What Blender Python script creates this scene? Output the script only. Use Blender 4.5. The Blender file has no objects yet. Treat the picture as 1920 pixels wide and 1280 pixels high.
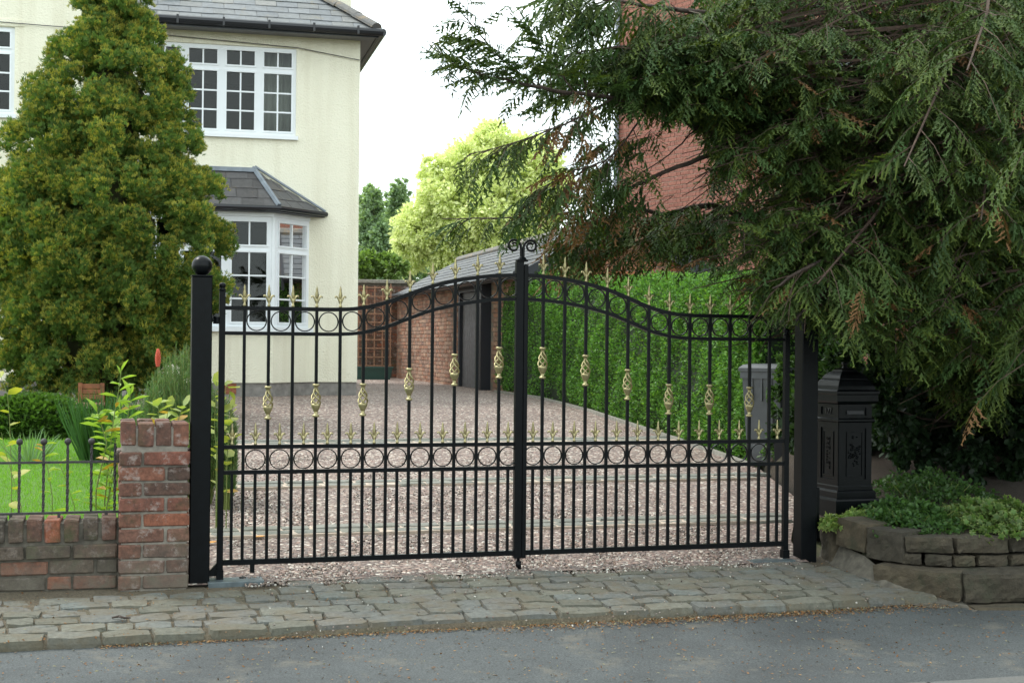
import bpy, math, random
import numpy as np
from mathutils import Vector, Matrix

random.seed(5)
rng = np.random.default_rng(11)
R = math.radians
SC = bpy.context.scene
COL = SC.collection

# ---------------------------------------------------------------- camera
F = 2600.0                      # focal length in photo pixels (1920 wide)
CAMZ = 1.23
PITCH = math.atan(10 / F)
ROLL = R(0.55)
cd = bpy.data.cameras.new('camera')
cd.sensor_width = 36.0
cd.lens = F / 1920 * 36.0
cd.clip_start = 0.1
cd.clip_end = 3000
cam = bpy.data.objects.new('camera', cd)
COL.objects.link(cam)
cam.matrix_world = Matrix.Translation((0, 0, CAMZ)) @ Matrix.Rotation(R(90) + PITCH, 4, 'X') @ Matrix.Rotation(ROLL, 4, 'Z')
SC.camera = cam

# ---------------------------------------------------------------- sky, sun, exposure
SUN_EL, SUN_AZ = R(55), R(292)          # azimuth from +Y, clockwise
w = bpy.data.worlds.new('World')
SC.world = w
w.use_nodes = True
nt = w.node_tree
bg = nt.nodes['Background']
sky = nt.nodes.new('ShaderNodeTexSky')
sky.sky_type = 'NISHITA'
sky.sun_disc = False
sky.sun_elevation = SUN_EL
sky.sun_rotation = SUN_AZ
sky.air_density = 1.0
sky.dust_density = 3.0
sky.ozone_density = 1.0
tc = nt.nodes.new('ShaderNodeTexCoord')
mp = nt.nodes.new('ShaderNodeMapping')
mp.inputs['Scale'].default_value = (1.0, 1.0, 2.2)
nz = nt.nodes.new('ShaderNodeTexNoise')
nz.inputs['Scale'].default_value = 2.6
nz.inputs['Detail'].default_value = 6
cr = nt.nodes.new('ShaderNodeValToRGB')
cr.color_ramp.elements[0].position = 0.33
cr.color_ramp.elements[0].color = (.30, .30, .30, 1)
cr.color_ramp.elements[1].position = 0.54
cr.color_ramp.elements[1].color = (1, 1, 1, 1)
mx = nt.nodes.new('ShaderNodeMix')
mx.data_type = 'RGBA'
mx.inputs[7].default_value = (8.6, 9.45, 9.35, 1)      # bright cloud deck
nt.links.new(tc.outputs['Generated'], mp.inputs['Vector'])
nt.links.new(mp.outputs['Vector'], nz.inputs['Vector'])
nt.links.new(nz.outputs['Fac'], cr.inputs['Fac'])
nt.links.new(cr.outputs['Color'], mx.inputs['Factor'])
nt.links.new(sky.outputs['Color'], mx.inputs[6])
nt.links.new(mx.outputs[2], bg.inputs['Color'])
bg.inputs['Strength'].default_value = 0.11

sl = bpy.data.lights.new('sun', 'SUN')
sl.energy = 1.1
sl.angle = R(14)
sl.color = (1.0, .97, .92)
sun = bpy.data.objects.new('sun', sl)
COL.objects.link(sun)
sdir = Vector((math.sin(SUN_AZ) * math.cos(SUN_EL), math.cos(SUN_AZ) * math.cos(SUN_EL), math.sin(SUN_EL)))
sun.rotation_euler = sdir.to_track_quat('Z', 'Y').to_euler()
sun.location = (-4, 3, 9)
SC.view_settings.view_transform = 'Standard'
SC.view_settings.look = 'None'
SC.view_settings.exposure = 1.24
SC.view_settings.gamma = 1.0
SC.view_settings.use_curve_mapping = False
SC.cycles.max_bounces = 8
SC.cycles.transparent_max_bounces = 12
SC.cycles.use_denoising = True

# ---------------------------------------------------------------- geometry helpers
_cr, _sr = math.cos(ROLL), math.sin(ROLL)
_cp, _sp = math.cos(PITCH), math.sin(PITCH)


def at(px, py, d):
    """point of the place seen at photo pixel (px,py), d metres in front of the camera"""
    dx, dy = px - 960, py - 640
    x, y = dx * _cr + dy * _sr, -dx * _sr + dy * _cr
    v = Vector((x, F * _cp + y * _sp, F * _sp - y * _cp))
    return Vector((0, 0, CAMZ)) + v * (d / v.y)


def proj(P):
    P = np.asarray(P, float)
    x, y, z = P[..., 0], P[..., 1], P[..., 2] - CAMZ
    f = y * _cp + z * _sp
    u = -y * _sp + z * _cp
    a, b = x / f * F, -u / f * F
    return 960 + a * _cr - b * _sr, 640 + a * _sr + b * _cr


TH = R(16.46)                    # yaw of the gate line
GL = Vector((-1.506, 7.2, 0))    # foot of the left hinge stile
GX = Vector((math.cos(TH), math.sin(TH), 0))
GY = Vector((-math.sin(TH), math.cos(TH), 0))


def W(s, q, z=0.0):
    p = GL + GX * s + GY * q
    return Vector((p.x, p.y, z))


def SQ(x, y):
    dx, dy = x - GL.x, y - GL.y
    return dx * GX.x + dy * GX.y, dx * GY.x + dy * GY.y


def gz(q):
    if q <= 0:
        return max(0.1 * q, -.1)
    return float(np.interp(q, [0, 9.2, 10.2, 11.2, 12.5, 99], [0, .43, .468, .49, .5, .5]))


def zat(x, y):
    return gz(SQ(x, y)[1])


def tag(o, label=None, cat=None, group=None, kind=None):
    if label: o['label'] = label
    if cat: o['category'] = cat
    if group: o['group'] = group
    if kind: o['kind'] = kind
    return o


def empty(name, loc=(0, 0, 0), rz=0.0):
    o = bpy.data.objects.new(name, None)
    o.empty_display_size = .1
    COL.objects.link(o)
    o.location = loc
    o.rotation_euler = (0, 0, rz)
    return o


def link(name, mesh, parent=None, mat4=None):
    o = bpy.data.objects.new(name, mesh)
    COL.objects.link(o)
    if parent is not None:
        o.parent = parent
    if mat4 is not None:
        o.matrix_basis = mat4
    return o


class MB:
    def __init__(s):
        s.v, s.f = [], []

    def add(s, vs, fs):
        o = len(s.v)
        s.v += [tuple(v) for v in vs]
        s.f += [tuple(i + o for i in f) for f in fs]
        return s

    def box(s, x0, x1, y0, y1, z0, z1):
        vs = [(x, y, z) for z in (z0, z1) for y in (y0, y1) for x in (x0, x1)]
        return s.add(vs, [(0, 2, 3, 1), (4, 5, 7, 6), (0, 1, 5, 4), (2, 6, 7, 3), (0, 4, 6, 2), (1, 3, 7, 5)])

    def bbox(s, x0, x1, y0, y1, z0, z1, b):
        """box with chamfered edges"""
        vs, idx = [], {}
        for k, z in enumerate((z0, z1)):
            for j, y in enumerate((y0, y1)):
                for i, x in enumerate((x0, x1)):
                    sx, sy, sz = (1, -1)[i], (1, -1)[j], (1, -1)[k]
                    for a, p in enumerate(((x, y + sy * b, z + sz * b), (x + sx * b, y, z + sz * b), (x + sx * b, y + sy * b, z))):
                        idx[(i, j, k, a)] = len(vs)
                        vs.append(p)
        I = lambda i, j, k, a: idx[(i, j, k, a)]
        fs = []
        for i in (0, 1):
            q = [I(i, 0, 0, 0), I(i, 1, 0, 0), I(i, 1, 1, 0), I(i, 0, 1, 0)]
            fs.append(q if i else q[::-1])
            q = [I(0, i, 0, 1), I(1, i, 0, 1), I(1, i, 1, 1), I(0, i, 1, 1)]
            fs.append(q[::-1] if i else q)
            q = [I(0, 0, i, 2), I(1, 0, i, 2), I(1, 1, i, 2), I(0, 1, i, 2)]
            fs.append(q if i else q[::-1])
            for j in (0, 1):
                fs.append([I(i, j, 0, 0), I(i, j, 1, 0), I(i, j, 1, 1), I(i, j, 0, 1)])
                fs.append([I(i, 0, j, 0), I(i, 1, j, 0), I(i, 1, j, 2), I(i, 0, j, 2)])
                fs.append([I(0, i, j, 1), I(1, i, j, 1), I(1, i, j, 2), I(0, i, j, 2)])
                for k in (0, 1):
                    fs.append([I(i, j, k, 0), I(i, j, k, 1), I(i, j, k, 2)])
        return s.add(vs, fs)

    def obox(s, o, ux, uy, u0, u1, v0, v1, z0, z1):
        vs = []
        for z in (z0, z1):
            for v in (v0, v1):
                for u in (u0, u1):
                    vs.append((o[0] + ux[0] * u + uy[0] * v, o[1] + ux[1] * u + uy[1] * v, z))
        return s.add(vs, [(0, 2, 3, 1), (4, 5, 7, 6), (0, 1, 5, 4), (2, 6, 7, 3), (0, 4, 6, 2), (1, 3, 7, 5)])

    def tube(s, pts, rad, n=6, cap=True):
        pts = [Vector(p) for p in pts]
        m = len(pts)
        rad = [rad] * m if not hasattr(rad, '__len__') else rad
        up = None
        vs, fs = [], []
        for i, p in enumerate(pts):
            t = (pts[min(i + 1, m - 1)] - pts[max(i - 1, 0)])
            t = t.normalized() if t.length > 1e-9 else Vector((0, 0, 1))
            if up is None:
                up = Vector((0, 0, 1)) if abs(t.z) < .9 else Vector((1, 0, 0))
            a = t.cross(up)
            if a.length < 1e-6:
                a = t.cross(Vector((.3, 1, .2)))
            a.normalize()
            up = a.cross(t)
            for k in range(n):
                an = 2 * math.pi * k / n
                vs.append(p + (a * math.cos(an) + up * math.sin(an)) * rad[i])
        for i in range(m - 1):
            for k in range(n):
                fs.append((i * n + k, i * n + (k + 1) % n, (i + 1) * n + (k + 1) % n, (i + 1) * n + k))
        if cap:
            fs.append(tuple(range(n))[::-1])
            fs.append(tuple((m - 1) * n + k for k in range(n)))
        return s.add(vs, fs)

    def lathe(s, prof, n=12, c=(0, 0, 0), ph=0.0):
        vs, fs = [], []
        for r, z in prof:
            for k in range(n):
                a = 2 * math.pi * k / n + ph
                vs.append((c[0] + r * math.cos(a), c[1] + r * math.sin(a), c[2] + z))
        m = len(prof)
        for i in range(m - 1):
            for k in range(n):
                fs.append((i * n + k, i * n + (k + 1) % n, (i + 1) * n + (k + 1) % n, (i + 1) * n + k))
        fs.append(tuple(range(n))[::-1])
        fs.append(tuple((m - 1) * n + k for k in range(n)))
        return s.add(vs, fs)

    def prism(s, poly, z0, z1):
        n = len(poly)
        vs = [(p[0], p[1], z0) for p in poly] + [(p[0], p[1], z1) for p in poly]
        fs = [tuple(range(n))[::-1], tuple(range(n, 2 * n))]
        fs += [(i, (i + 1) % n, n + (i + 1) % n, n + i) for i in range(n)]
        return s.add(vs, fs)

    def sweep(s, pts, wy, hz):
        """square bar following pts (x,z) in the gate plane"""
        n = len(pts)
        vs, fs = [], []
        for i, (x, z) in enumerate(pts):
            x0, z0 = pts[max(i - 1, 0)]
            x1, z1 = pts[min(i + 1, n - 1)]
            l = math.hypot(x1 - x0, z1 - z0)
            nx, nz_ = -(z1 - z0) / l, (x1 - x0) / l
            for a, b in ((-1, -1), (1, -1), (1, 1), (-1, 1)):
                vs.append((x + nx * hz / 2 * b, a * wy / 2, z + nz_ * hz / 2 * b))
        for i in range(n - 1):
            for k in range(4):
                fs.append((i * 4 + k, i * 4 + (k + 1) % 4, i * 4 + 4 + (k + 1) % 4, i * 4 + 4 + k))
        fs += [(3, 2, 1, 0), tuple((n - 1) * 4 + k for k in range(4))]
        return s.add(vs, fs)

    def mesh(s, name, mat, smooth=False):
        me = bpy.data.meshes.new(name)
        me.from_pydata(s.v, [], s.f)
        me.materials.append(mat)
        if smooth:
            me.polygons.foreach_set('use_smooth', [True] * len(me.polygons))
        me.update()
        return me

    def build(s, name, mat, parent=None, smooth=False):
        return link(name, s.mesh(name, mat, smooth), parent)


def np_mesh(name, V, Fc, mat, C=None, smooth=False):
    """V (n,3), Fc (m,k) arrays -> mesh, C (n,3) natural colour of each leaf"""
    me = bpy.data.meshes.new(name)
    n, (m, k) = len(V), Fc.shape
    me.vertices.add(n)
    me.vertices.foreach_set('co', np.ascontiguousarray(V, np.float32).ravel())
    me.loops.add(m * k)
    me.loops.foreach_set('vertex_index', np.ascontiguousarray(Fc, np.int32).ravel())
    me.polygons.add(m)
    me.polygons.foreach_set('loop_start', np.arange(0, m * k, k, dtype=np.int32))
    if smooth:
        me.polygons.foreach_set('use_smooth', np.ones(m, bool))
    if C is not None:
        a = me.color_attributes.new('col', 'FLOAT_COLOR', 'POINT')
        cc = np.ones((n, 4), np.float32)
        cc[:, :3] = np.clip(C, 0, 1)
        a.data.foreach_set('color', cc.ravel())
    me.update(calc_edges=True)
    me.materials.append(mat)
    return me


def norm(a):
    return a / np.maximum(np.linalg.norm(a, axis=-1, keepdims=True), 1e-9)


def inst(Tv, Tf, P, X, Z, S):
    """stamp a template many times: X forward axis, Z rough up, S size"""
    X = norm(X)
    Y = norm(np.cross(Z, X))
    Zn = np.cross(X, Y)
    M = np.stack([X, Y, Zn], axis=2)                     # columns
    V = np.einsum('nij,kj->nki', M, Tv) * np.asarray(S)[:, None, None] + P[:, None, :]
    n, k = len(P), len(Tv)
    Fc = Tf[None] + (np.arange(n) * k)[:, None, None]
    return V.reshape(-1, 3), Fc.reshape(-1, Tf.shape[1])


def rdir(n):
    return norm(rng.normal(size=(n, 3)))


# ---------------------------------------------------------------- materials
MATS = {}


def newmat(name):
    m = bpy.data.materials.new(name)
    m.use_nodes = True
    MATS[name] = m
    t = m.node_tree
    return m, t, t.nodes['Principled BSDF']


def N(t, kind, **kw):
    n = t.nodes.new('ShaderNode' + kind)
    for k, v in kw.items():
        if k in n.inputs:
            n.inputs[k].default_value = v
        else:
            setattr(n, k, v)
    return n


def ramp(t, fac, stops, interp='LINEAR'):
    r = t.nodes.new('ShaderNodeValToRGB')
    r.color_ramp.interpolation = interp
    e = r.color_ramp.elements
    while len(e) < len(stops):
        e.new(.5)
    for i, (p, c) in enumerate(stops):
        e[i].position = p
        e[i].color = (*c, 1) if len(c) == 3 else c
    t.links.new(fac, r.inputs['Fac'])
    return r.outputs['Color']


def mixc(t, fac, a, b, mode='MIX'):
    m = t.nodes.new('ShaderNodeMix')
    m.data_type = 'RGBA'
    m.blend_type = mode
    for sock, v in ((m.inputs['Factor'], fac), (m.inputs[6], a), (m.inputs[7], b)):
        if hasattr(v, 'links'):
            t.links.new(v, sock)
        elif hasattr(v, '__len__'):
            sock.default_value = (*v, 1)
        else:
            sock.default_value = v
    return m.outputs[2]


def noise(t, scale, detail=4, rough=.55, coord='Object'):
    n = N(t, 'TexNoise', Scale=scale, Detail=detail, Roughness=rough)
    c = t.nodes.new('ShaderNodeTexCoord')
    t.links.new(c.outputs[coord], n.inputs['Vector'])
    return n.outputs['Fac']


def wnoise(t, scale, detail=4, rough=.55):
    n = N(t, 'TexNoise', Scale=scale, Detail=detail, Roughness=rough)
    g = t.nodes.new('ShaderNodeNewGeometry')
    t.links.new(g.outputs['Position'], n.inputs['Vector'])
    return n.outputs['Fac']


def bump(t, bsdf, h, strength=.3, dist=.01):
    b = N(t, 'Bump', Strength=strength, Distance=dist)
    t.links.new(h, b.inputs['Height'])
    t.links.new(b.outputs['Normal'], bsdf.inputs['Normal'])


def piece_random(t):
    """one random number for every separate piece (object or loose island)"""
    oi = t.nodes.new('ShaderNodeObjectInfo')
    ge = t.nodes.new('ShaderNodeNewGeometry')
    a = N(t, 'Math', operation='ADD')
    t.links.new(oi.outputs['Random'], a.inputs[0])
    t.links.new(ge.outputs['Random Per Island'], a.inputs[1])
    f = N(t, 'Math', operation='FRACT')
    t.links.new(a.outputs[0], f.inputs[0])
    return f.outputs[0]


def simple(name, col, rough=.5, metal=0.0, nscale=0, namp=.25, bumps=0.0, bdist=.003, spec=.5):
    m, t, b = newmat(name)
    b.inputs['Base Color'].default_value = (*col, 1)
    b.inputs['Roughness'].default_value = rough
    b.inputs['Metallic'].default_value = metal
    b.inputs['Specular IOR Level'].default_value = spec
    if nscale:
        n = wnoise(t, nscale, 5)
        lo = tuple(c * (1 - namp) for c in col)
        hi = tuple(min(1, c * (1 + namp)) for c in col)
        t.links.new(ramp(t, n, [(.3, lo), (.7, hi)]), b.inputs['Base Color'])
        if bumps:
            bump(t, b, n, bumps, bdist)
    return m


def brick_mat(name, stops, mortar_dirt=.35, moss=0.0, pale=0.0, splash=False):
    m, t, b = newmat(name)
    c = ramp(t, piece_random(t), stops, 'LINEAR')
    n1 = wnoise(t, 38, 6, .7)
    c = mixc(t, 1.0, c, ramp(t, n1, [(.3, (.45,) * 3), (.72, (1.3,) * 3)]), 'MULTIPLY')
    n2 = wnoise(t, 9, 6, .65)
    c = mixc(t, ramp(t, n2, [(.52, (0,) * 3), (.72, (mortar_dirt,) * 3)]), c, (.035, .03, .024))
    if moss:
        n3 = wnoise(t, 5.5, 6, .7)
        c = mixc(t, ramp(t, n3, [(.5, (0,) * 3), (.66, (moss,) * 3)]), c, (.045, .055, .02))
    if pale:
        n4 = wnoise(t, 14, 7, .75)
        c = mixc(t, ramp(t, n4, [(.54, (0,) * 3), (.64, (pale,) * 3)]), c, (.36, .31, .28))
    if splash:                                   # earth splashed up the lowest courses
        g = t.nodes.new('ShaderNodeNewGeometry')
        sp = t.nodes.new('ShaderNodeSeparateXYZ')
        t.links.new(g.outputs['Position'], sp.inputs[0])
        mr = N(t, 'MapRange')
        for k, v in (('From Min', .0), ('From Max', .26), ('To Min', .75), ('To Max', 0.0)): mr.inputs[k].default_value = v
        t.links.new(sp.outputs['Z'], mr.inputs['Value'])
        mu = N(t, 'Math', operation='MULTIPLY')
        t.links.new(mr.outputs[0], mu.inputs[0])
        t.links.new(ramp(t, wnoise(t, 11, 6, .7), [(.35, (.35,) * 3), (.6, (1,) * 3)]), mu.inputs[1])
        c = mixc(t, mu.outputs[0], c, (.13, .115, .09))
    t.links.new(c, b.inputs['Base Color'])
    b.inputs['Roughness'].default_value = .9
    bump(t, b, wnoise(t, 90, 6, .7), .5, .006)
    return m


simple('iron', (.0022, .0032, .0042), .34, 0, 30, .3, .08, .001, spec=.14)
simple('iron_satin', (.003, .004, .005), .30, 0, 22, .3, .15, .001, spec=.18)
simple('old_iron', (.03, .028, .027), .6, 0, 60, .5, .4, .002)
simple('brass', (.36, .315, .165), .40, .7, 40, .2)
simple('white_upvc', (.80, .83, .86), .30, 0, 3, .03)
simple('lead', (.22, .25, .29), .55, 0, 9, .2)
simple('black_plastic', (.012, .013, .017), .35)
simple('fascia', (.03, .035, .045), .4, 0, 8, .2)
simple('bark', (.055, .038, .030), .9, 0, 26, .6, .8, .02)
simple('twig', (.06, .036, .024), .85, 0, 30, .5)
simple('stem_green', (.16, .20, .05), .6)
simple('bin_grey', (.085, .092, .098), .45, 0, 14, .12, .06, .001)
simple('bin_dark', (.02, .021, .024), .5)
simple('rubber', (.05, .05, .05), .8)
simple('concrete', (.23, .22, .19), .9, 0, 24, .3, .5, .006)
simple('plate_steel', (.10, .125, .135), .38, .2, 18, .3, .15, .001)
simple('trellis_wood', (.30, .17, .11), .8, 0, 20, .35)
simple('trough_green', (.02, .07, .06), .4)
simple('door_boards', (.12, .12, .135), .65, 0, 12, .25, .2, .003)
simple('door_frame', (.012, .014, .020), .5)
simple('soffit', (.16, .16, .17), .6)
simple('airbrick', (.30, .11, .06), .85, 0, 40, .3)
simple('orange_wood', (.20, .075, .03), .7, 0, 14, .4)
simple('poker_flower', (.60, .10, .05), .6)
simple('room_dark', (.06, .055, .05), .9)
simple('curtain_cloth', (.45, .44, .37), .9, 0, 3, .1)
simple('curtain_red', (.22, .07, .05), .9)
simple('cable', (.05, .05, .055), .5)
simple('dry_leaf', (.55, .27, .07), .8, 0, 40, .3)
simple('hedge_core', (.016, .03, .012), .95)  # filling of the hedges; shade between the leaves is put into its dark colour
simple('conifer_core', (.04, .045, .014), .95)  # filling of the crown; shade of the gaps is put into its dark colour


def stucco():
    m, t, b = newmat('cream_render')
    n = wnoise(t, 1.6, 5, .6)
    c = ramp(t, n, [(.3, (.83, .795, .645)), (.7, (.87, .84, .69))])
    # faint rain streaks
    mp_ = N(t, 'Mapping')
    mp_.inputs['Scale'].default_value = (7, 7, .45)
    ge = t.nodes.new('ShaderNodeNewGeometry')
    t.links.new(ge.outputs['Position'], mp_.inputs['Vector'])
    ns = N(t, 'TexNoise', Scale=1.0, Detail=5.0)
    t.links.new(mp_.outputs[0], ns.inputs['Vector'])
    c = mixc(t, 1.0, c, ramp(t, ns.outputs['Fac'], [(.32, (.93, .92, .90)), (.55, (1, 1, 1))]), 'MULTIPLY')
    t.links.new(c, b.inputs['Base Color'])
    b.inputs['Roughness'].default_value = .92
    v = N(t, 'TexVoronoi', Scale=42.0)
    g = t.nodes.new('ShaderNodeNewGeometry')
    t.links.new(g.outputs['Position'], v.inputs['Vector'])
    n2 = wnoise(t, 60, 4, .6)
    a = N(t, 'Math', operation='ADD')
    t.links.new(v.outputs['Distance'], a.inputs[0])
    t.links.new(n2, a.inputs[1])
    bump(t, b, a.outputs[0], .42, .012)


stucco()


def glass():
    m, t, b = newmat('glass')
    t.nodes.remove(b)
    tr = N(t, 'BsdfTransparent')
    tr.inputs['Color'].default_value = (.80, .84, .84, 1)
    gl = N(t, 'BsdfGlossy', Roughness=.015)
    fr = N(t, 'Fresnel', IOR=1.36)
    mm = N(t, 'MixShader')
    t.links.new(fr.outputs[0], mm.inputs[0])
    t.links.new(tr.outputs[0], mm.inputs[1])
    t.links.new(gl.outputs[0], mm.inputs[2])
    t.links.new(mm.outputs[0], t.nodes['Material Output'].inputs['Surface'])


glass()

brick_mat('old_brick', [(0, (.085, .052, .04)), (.25, (.155, .068, .045)), (.45, (.13, .08, .062)), (.62, (.25, .085, .045)), (.75, (.15, .095, .075)), (1, (.18, .068, .045))], .8, .45, .6, True)
brick_mat('sooty_brick', [(0, (.06, .048, .036)), (.35, (.10, .07, .05)), (.66, (.12, .06, .042)), (.84, (.24, .08, .042)), (1, (.08, .064, .05))], .8, .8, .25, True)
brick_mat('garage_brick', [(0, (.24, .115, .075)), (.3, (.38, .19, .12)), (.55, (.30, .19, .145)), (.8, (.44, .28, .195)), (1, (.20, .12, .095))], .35, .0, .18)
brick_mat('gable_brick', [(0, (.34, .12, .06)), (.4, (.47, .18, .08)), (.7, (.30, .16, .11)), (1, (.52, .22, .10))], .25, 0, .06)
brick_mat('red_brick', [(0, (.27, .105, .075)), (.5, (.34, .14, .10)), (1, (.30, .125, .095))], .10, 0, .02)
simple('mortar', (.21, .19, .16), .95, 0, 30, .3, .4, .006)
simple('mortar_dark', (.10, .09, .072), .95, 0, 22, .4, .5, .008)
simple('mortar_pale', (.44, .36, .29), .95, 0, 18, .15)
simple('plinth_grey', (.25, .235, .22), .9, 0, 12, .25, .4, .01)


def piece_mat(name, stops, n_amp=(.7, 1.2), nscale=30, rough=.85, bs=.5, bd=.006, stain=None):
    m, t, b = newmat(name)
    c = ramp(t, piece_random(t), stops)
    c = mixc(t, 1.0, c, ramp(t, wnoise(t, nscale, 7, .7), [(.3, (n_amp[0],) * 3), (.7, (n_amp[1],) * 3)]), 'MULTIPLY')
    if stain:
        sc_, lo, hi, col = stain
        c = mixc(t, ramp(t, wnoise(t, sc_, 6, .7), [(lo, (0,) * 3), (hi, (.8,) * 3)]), c, col)
    t.links.new(c, b.inputs['Base Color'])
    b.inputs['Roughness'].default_value = rough
    bump(t, b, wnoise(t, nscale * 2.2, 7, .7), bs, bd)


piece_mat('sett_stone', [(0, (.10, .10, .078)), (.3, (.14, .138, .11)), (.55, (.115, .12, .11)), (.8, (.125, .12, .105)), (1, (.125, .14, .13))], (.6, 1.3), 40, .85, .7, .006, (6.5, .44, .66, (.115, .095, .062)))
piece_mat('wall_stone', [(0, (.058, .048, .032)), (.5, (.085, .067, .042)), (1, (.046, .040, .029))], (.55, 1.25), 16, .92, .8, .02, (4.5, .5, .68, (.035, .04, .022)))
piece_mat('slate', [(0, (.125, .135, .145)), (.4, (.165, .175, .185)), (.7, (.145, .15, .15)), (1, (.19, .19, .185))], (.75, 1.2), 14, .6, .3, .005, (5.0, .56, .74, (.20, .17, .11)))
piece_mat('slate_mid', [(0, (.085, .092, .10)), (.5, (.11, .117, .125)), (1, (.125, .127, .128))], (.75, 1.2), 14, .75, .3, .005, (5.0, .56, .74, (.13, .115, .08)))
piece_mat('slate_dark', [(0, (.075, .07, .07)), (.5, (.105, .10, .10)), (1, (.085, .085, .09))], (.75, 1.2), 16, .55, .3, .005, (6.0, .58, .72, (.15, .12, .09)))
piece_mat('hip_tile', [(0, (.11, .11, .11)), (1, (.17, .16, .145))], (.7, 1.2), 20, .7, .4, .006, (8, .5, .66, (.26, .19, .11)))
piece_mat('kerb_granite', [(0, (.085, .09, .088)), (1, (.11, .112, .108))], (.75, 1.2), 60, .85, .4, .003, (4, .5, .75, (.13, .12, .10)))
piece_mat('edge_stone', [(0, (.15, .155, .135)), (.5, (.20, .20, .175)), (1, (.17, .17, .14))], (.75, 1.2), 34, .85, .5, .005)


def asphalt(name, base, patch):
    m, t, b = newmat(name)
    n1 = wnoise(t, 1.1, 6, .6)
    c = ramp(t, n1, [(.38, patch), (.56, base)])
    n2 = wnoise(t, 120, 3, .8)
    c = mixc(t, 1.0, c, ramp(t, n2, [(.32, (.45,) * 3), (.68, (1.6,) * 3)]), 'MULTIPLY')
    n3 = wnoise(t, 4.3, 6, .7)
    c = mixc(t, ramp(t, n3, [(.56, (0,) * 3), (.72, (.55,) * 3)]), c, (.15, .135, .105))
    t.links.new(c, b.inputs['Base Color'])
    b.inputs['Roughness'].default_value = .85
    bump(t, b, n2, .5, .006)


asphalt('asphalt', (.062, .069, .070), (.044, .049, .050))
asphalt('road_asphalt', (.07, .072, .075), (.055, .056, .058))


def gravel():
    m, t, b = newmat('gravel')
    g = t.nodes.new('ShaderNodeNewGeometry')
    v = N(t, 'TexVoronoi', Scale=44.0, Randomness=1.0)
    t.links.new(g.outputs['Position'], v.inputs['Vector'])
    sep = t.nodes.new('ShaderNodeSeparateColor')
    t.links.new(v.outputs['Color'], sep.inputs[0])
    c = ramp(t, sep.outputs[0], [(0, (.075, .058, .052)), (.2, (.18, .13, .11)), (.4, (.26, .215, .19)), (.6, (.16, .14, .135)), (.78, (.27, .19, .155)), (.9, (.43, .41, .36)), (1, (.62, .60, .54))])
    c = mixc(t, ramp(t, v.outputs['Distance'], [(.45, (0,) * 3), (.75, (.75,) * 3)]), c, (.06, .045, .04))
    n = wnoise(t, .9, 4, .6)
    c = mixc(t, 1.0, c, ramp(t, n, [(.3, (.98, .92, .90)), (.7, (1.28, 1.19, 1.15))]), 'MULTIPLY')
    t.links.new(c, b.inputs['Base Color'])
    b.inputs['Roughness'].default_value = .8
    inv = N(t, 'Math', operation='SUBTRACT')
    inv.inputs[0].default_value = 1
    t.links.new(v.outputs['Distance'], inv.inputs[1])
    bump(t, b, inv.outputs[0], .9, .012)


gravel()
piece_mat('pebble', [(0, (.05, .04, .036)), (.2, (.18, .13, .105)), (.4, (.28, .235, .20)), (.6, (.14, .13, .125)), (.78, (.28, .195, .15)), (.9, (.42, .40, .35)), (1, (.60, .58, .53))], (.85, 1.1), 80, .75, .1, .002)


def soil(name, a, b_, c_):
    m, t, b = newmat(name)
    c = ramp(t, wnoise(t, 3.0, 7, .65), [(.3, a), (.52, b_), (.72, c_)])
    c = mixc(t, 1.0, c, ramp(t, wnoise(t, 70, 5, .7), [(.3, (.55,) * 3), (.7, (1.4,) * 3)]), 'MULTIPLY')
    t.links.new(c, b.inputs['Base Color'])
    b.inputs['Roughness'].default_value = .95
    bump(t, b, wnoise(t, 60, 6, .7), .8, .02)


soil('soil', (.028, .019, .012), (.040, .028, .018), (.028, .034, .013))
soil('sett_bed', (.085, .068, .045), (.12, .098, .066), (.08, .074, .045))
soil('lawn_soil', (.07, .15, .02), (.09, .19, .025), (.08, .17, .02))
soil('ground_mix', (.06, .08, .025), (.08, .075, .04), (.06, .10, .03))


def foliage(name, rough=.5, trans=.35, spec=.35, tint=(1, 1, 1)):
    m, t, b = newmat(name)
    a = N(t, 'Attribute', attribute_name='col')
    t.links.new(a.outputs['Color'], b.inputs['Base Color'])
    b.inputs['Roughness'].default_value = rough
    b.inputs['Specular IOR Level'].default_value = spec
    tl = N(t, 'BsdfTranslucent')
    c = mixc(t, 1.0, a.outputs['Color'], (1.35, 1.45, .6) if tint == (1, 1, 1) else tint, 'MULTIPLY')
    t.links.new(c, tl.inputs['Color'])
    mm = N(t, 'MixShader')
    mm.inputs[0].default_value = trans
    t.links.new(b.outputs[0], mm.inputs[1])
    t.links.new(tl.outputs[0], mm.inputs[2])
    t.links.new(mm.outputs[0], t.nodes['Material Output'].inputs['Surface'])


foliage('leaf', .45, .38)
foliage('leaf_pale', .6, .30, .15, (1.1, 1.1, .9))
foliage('needle', .55, .2, .15)
foliage('conifer_leaf', .6, .25, .2)
foliage('grass', .5, .35, .25)
foliage('flake', .8, .1, .2)
M = MATS

# ================================================================ ground, road, drive
def strip_sheet(name, mat, s0, s1, prof, ns=1, kind='structure', jitter=0.0):
    """sheet along the street: prof = [(q,z)...]"""
    vs, fs = [], []
    ss = [s0 + (s1 - s0) * i / ns for i in range(ns + 1)]
    for q, z in prof:
        for s in ss:
            p = W(s, q, z + (random.uniform(-jitter, jitter) if jitter else 0))
            vs.append(p)
    k = ns + 1
    for i in range(len(prof) - 1):
        for j in range(ns):
            fs.append((i * k + j, i * k + j + 1, (i + 1) * k + j + 1, (i + 1) * k + j))
    m = MB()
    m.add(vs, fs)
    o = m.build(name, mat, None, True)
    return tag(o, kind=kind)


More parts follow.
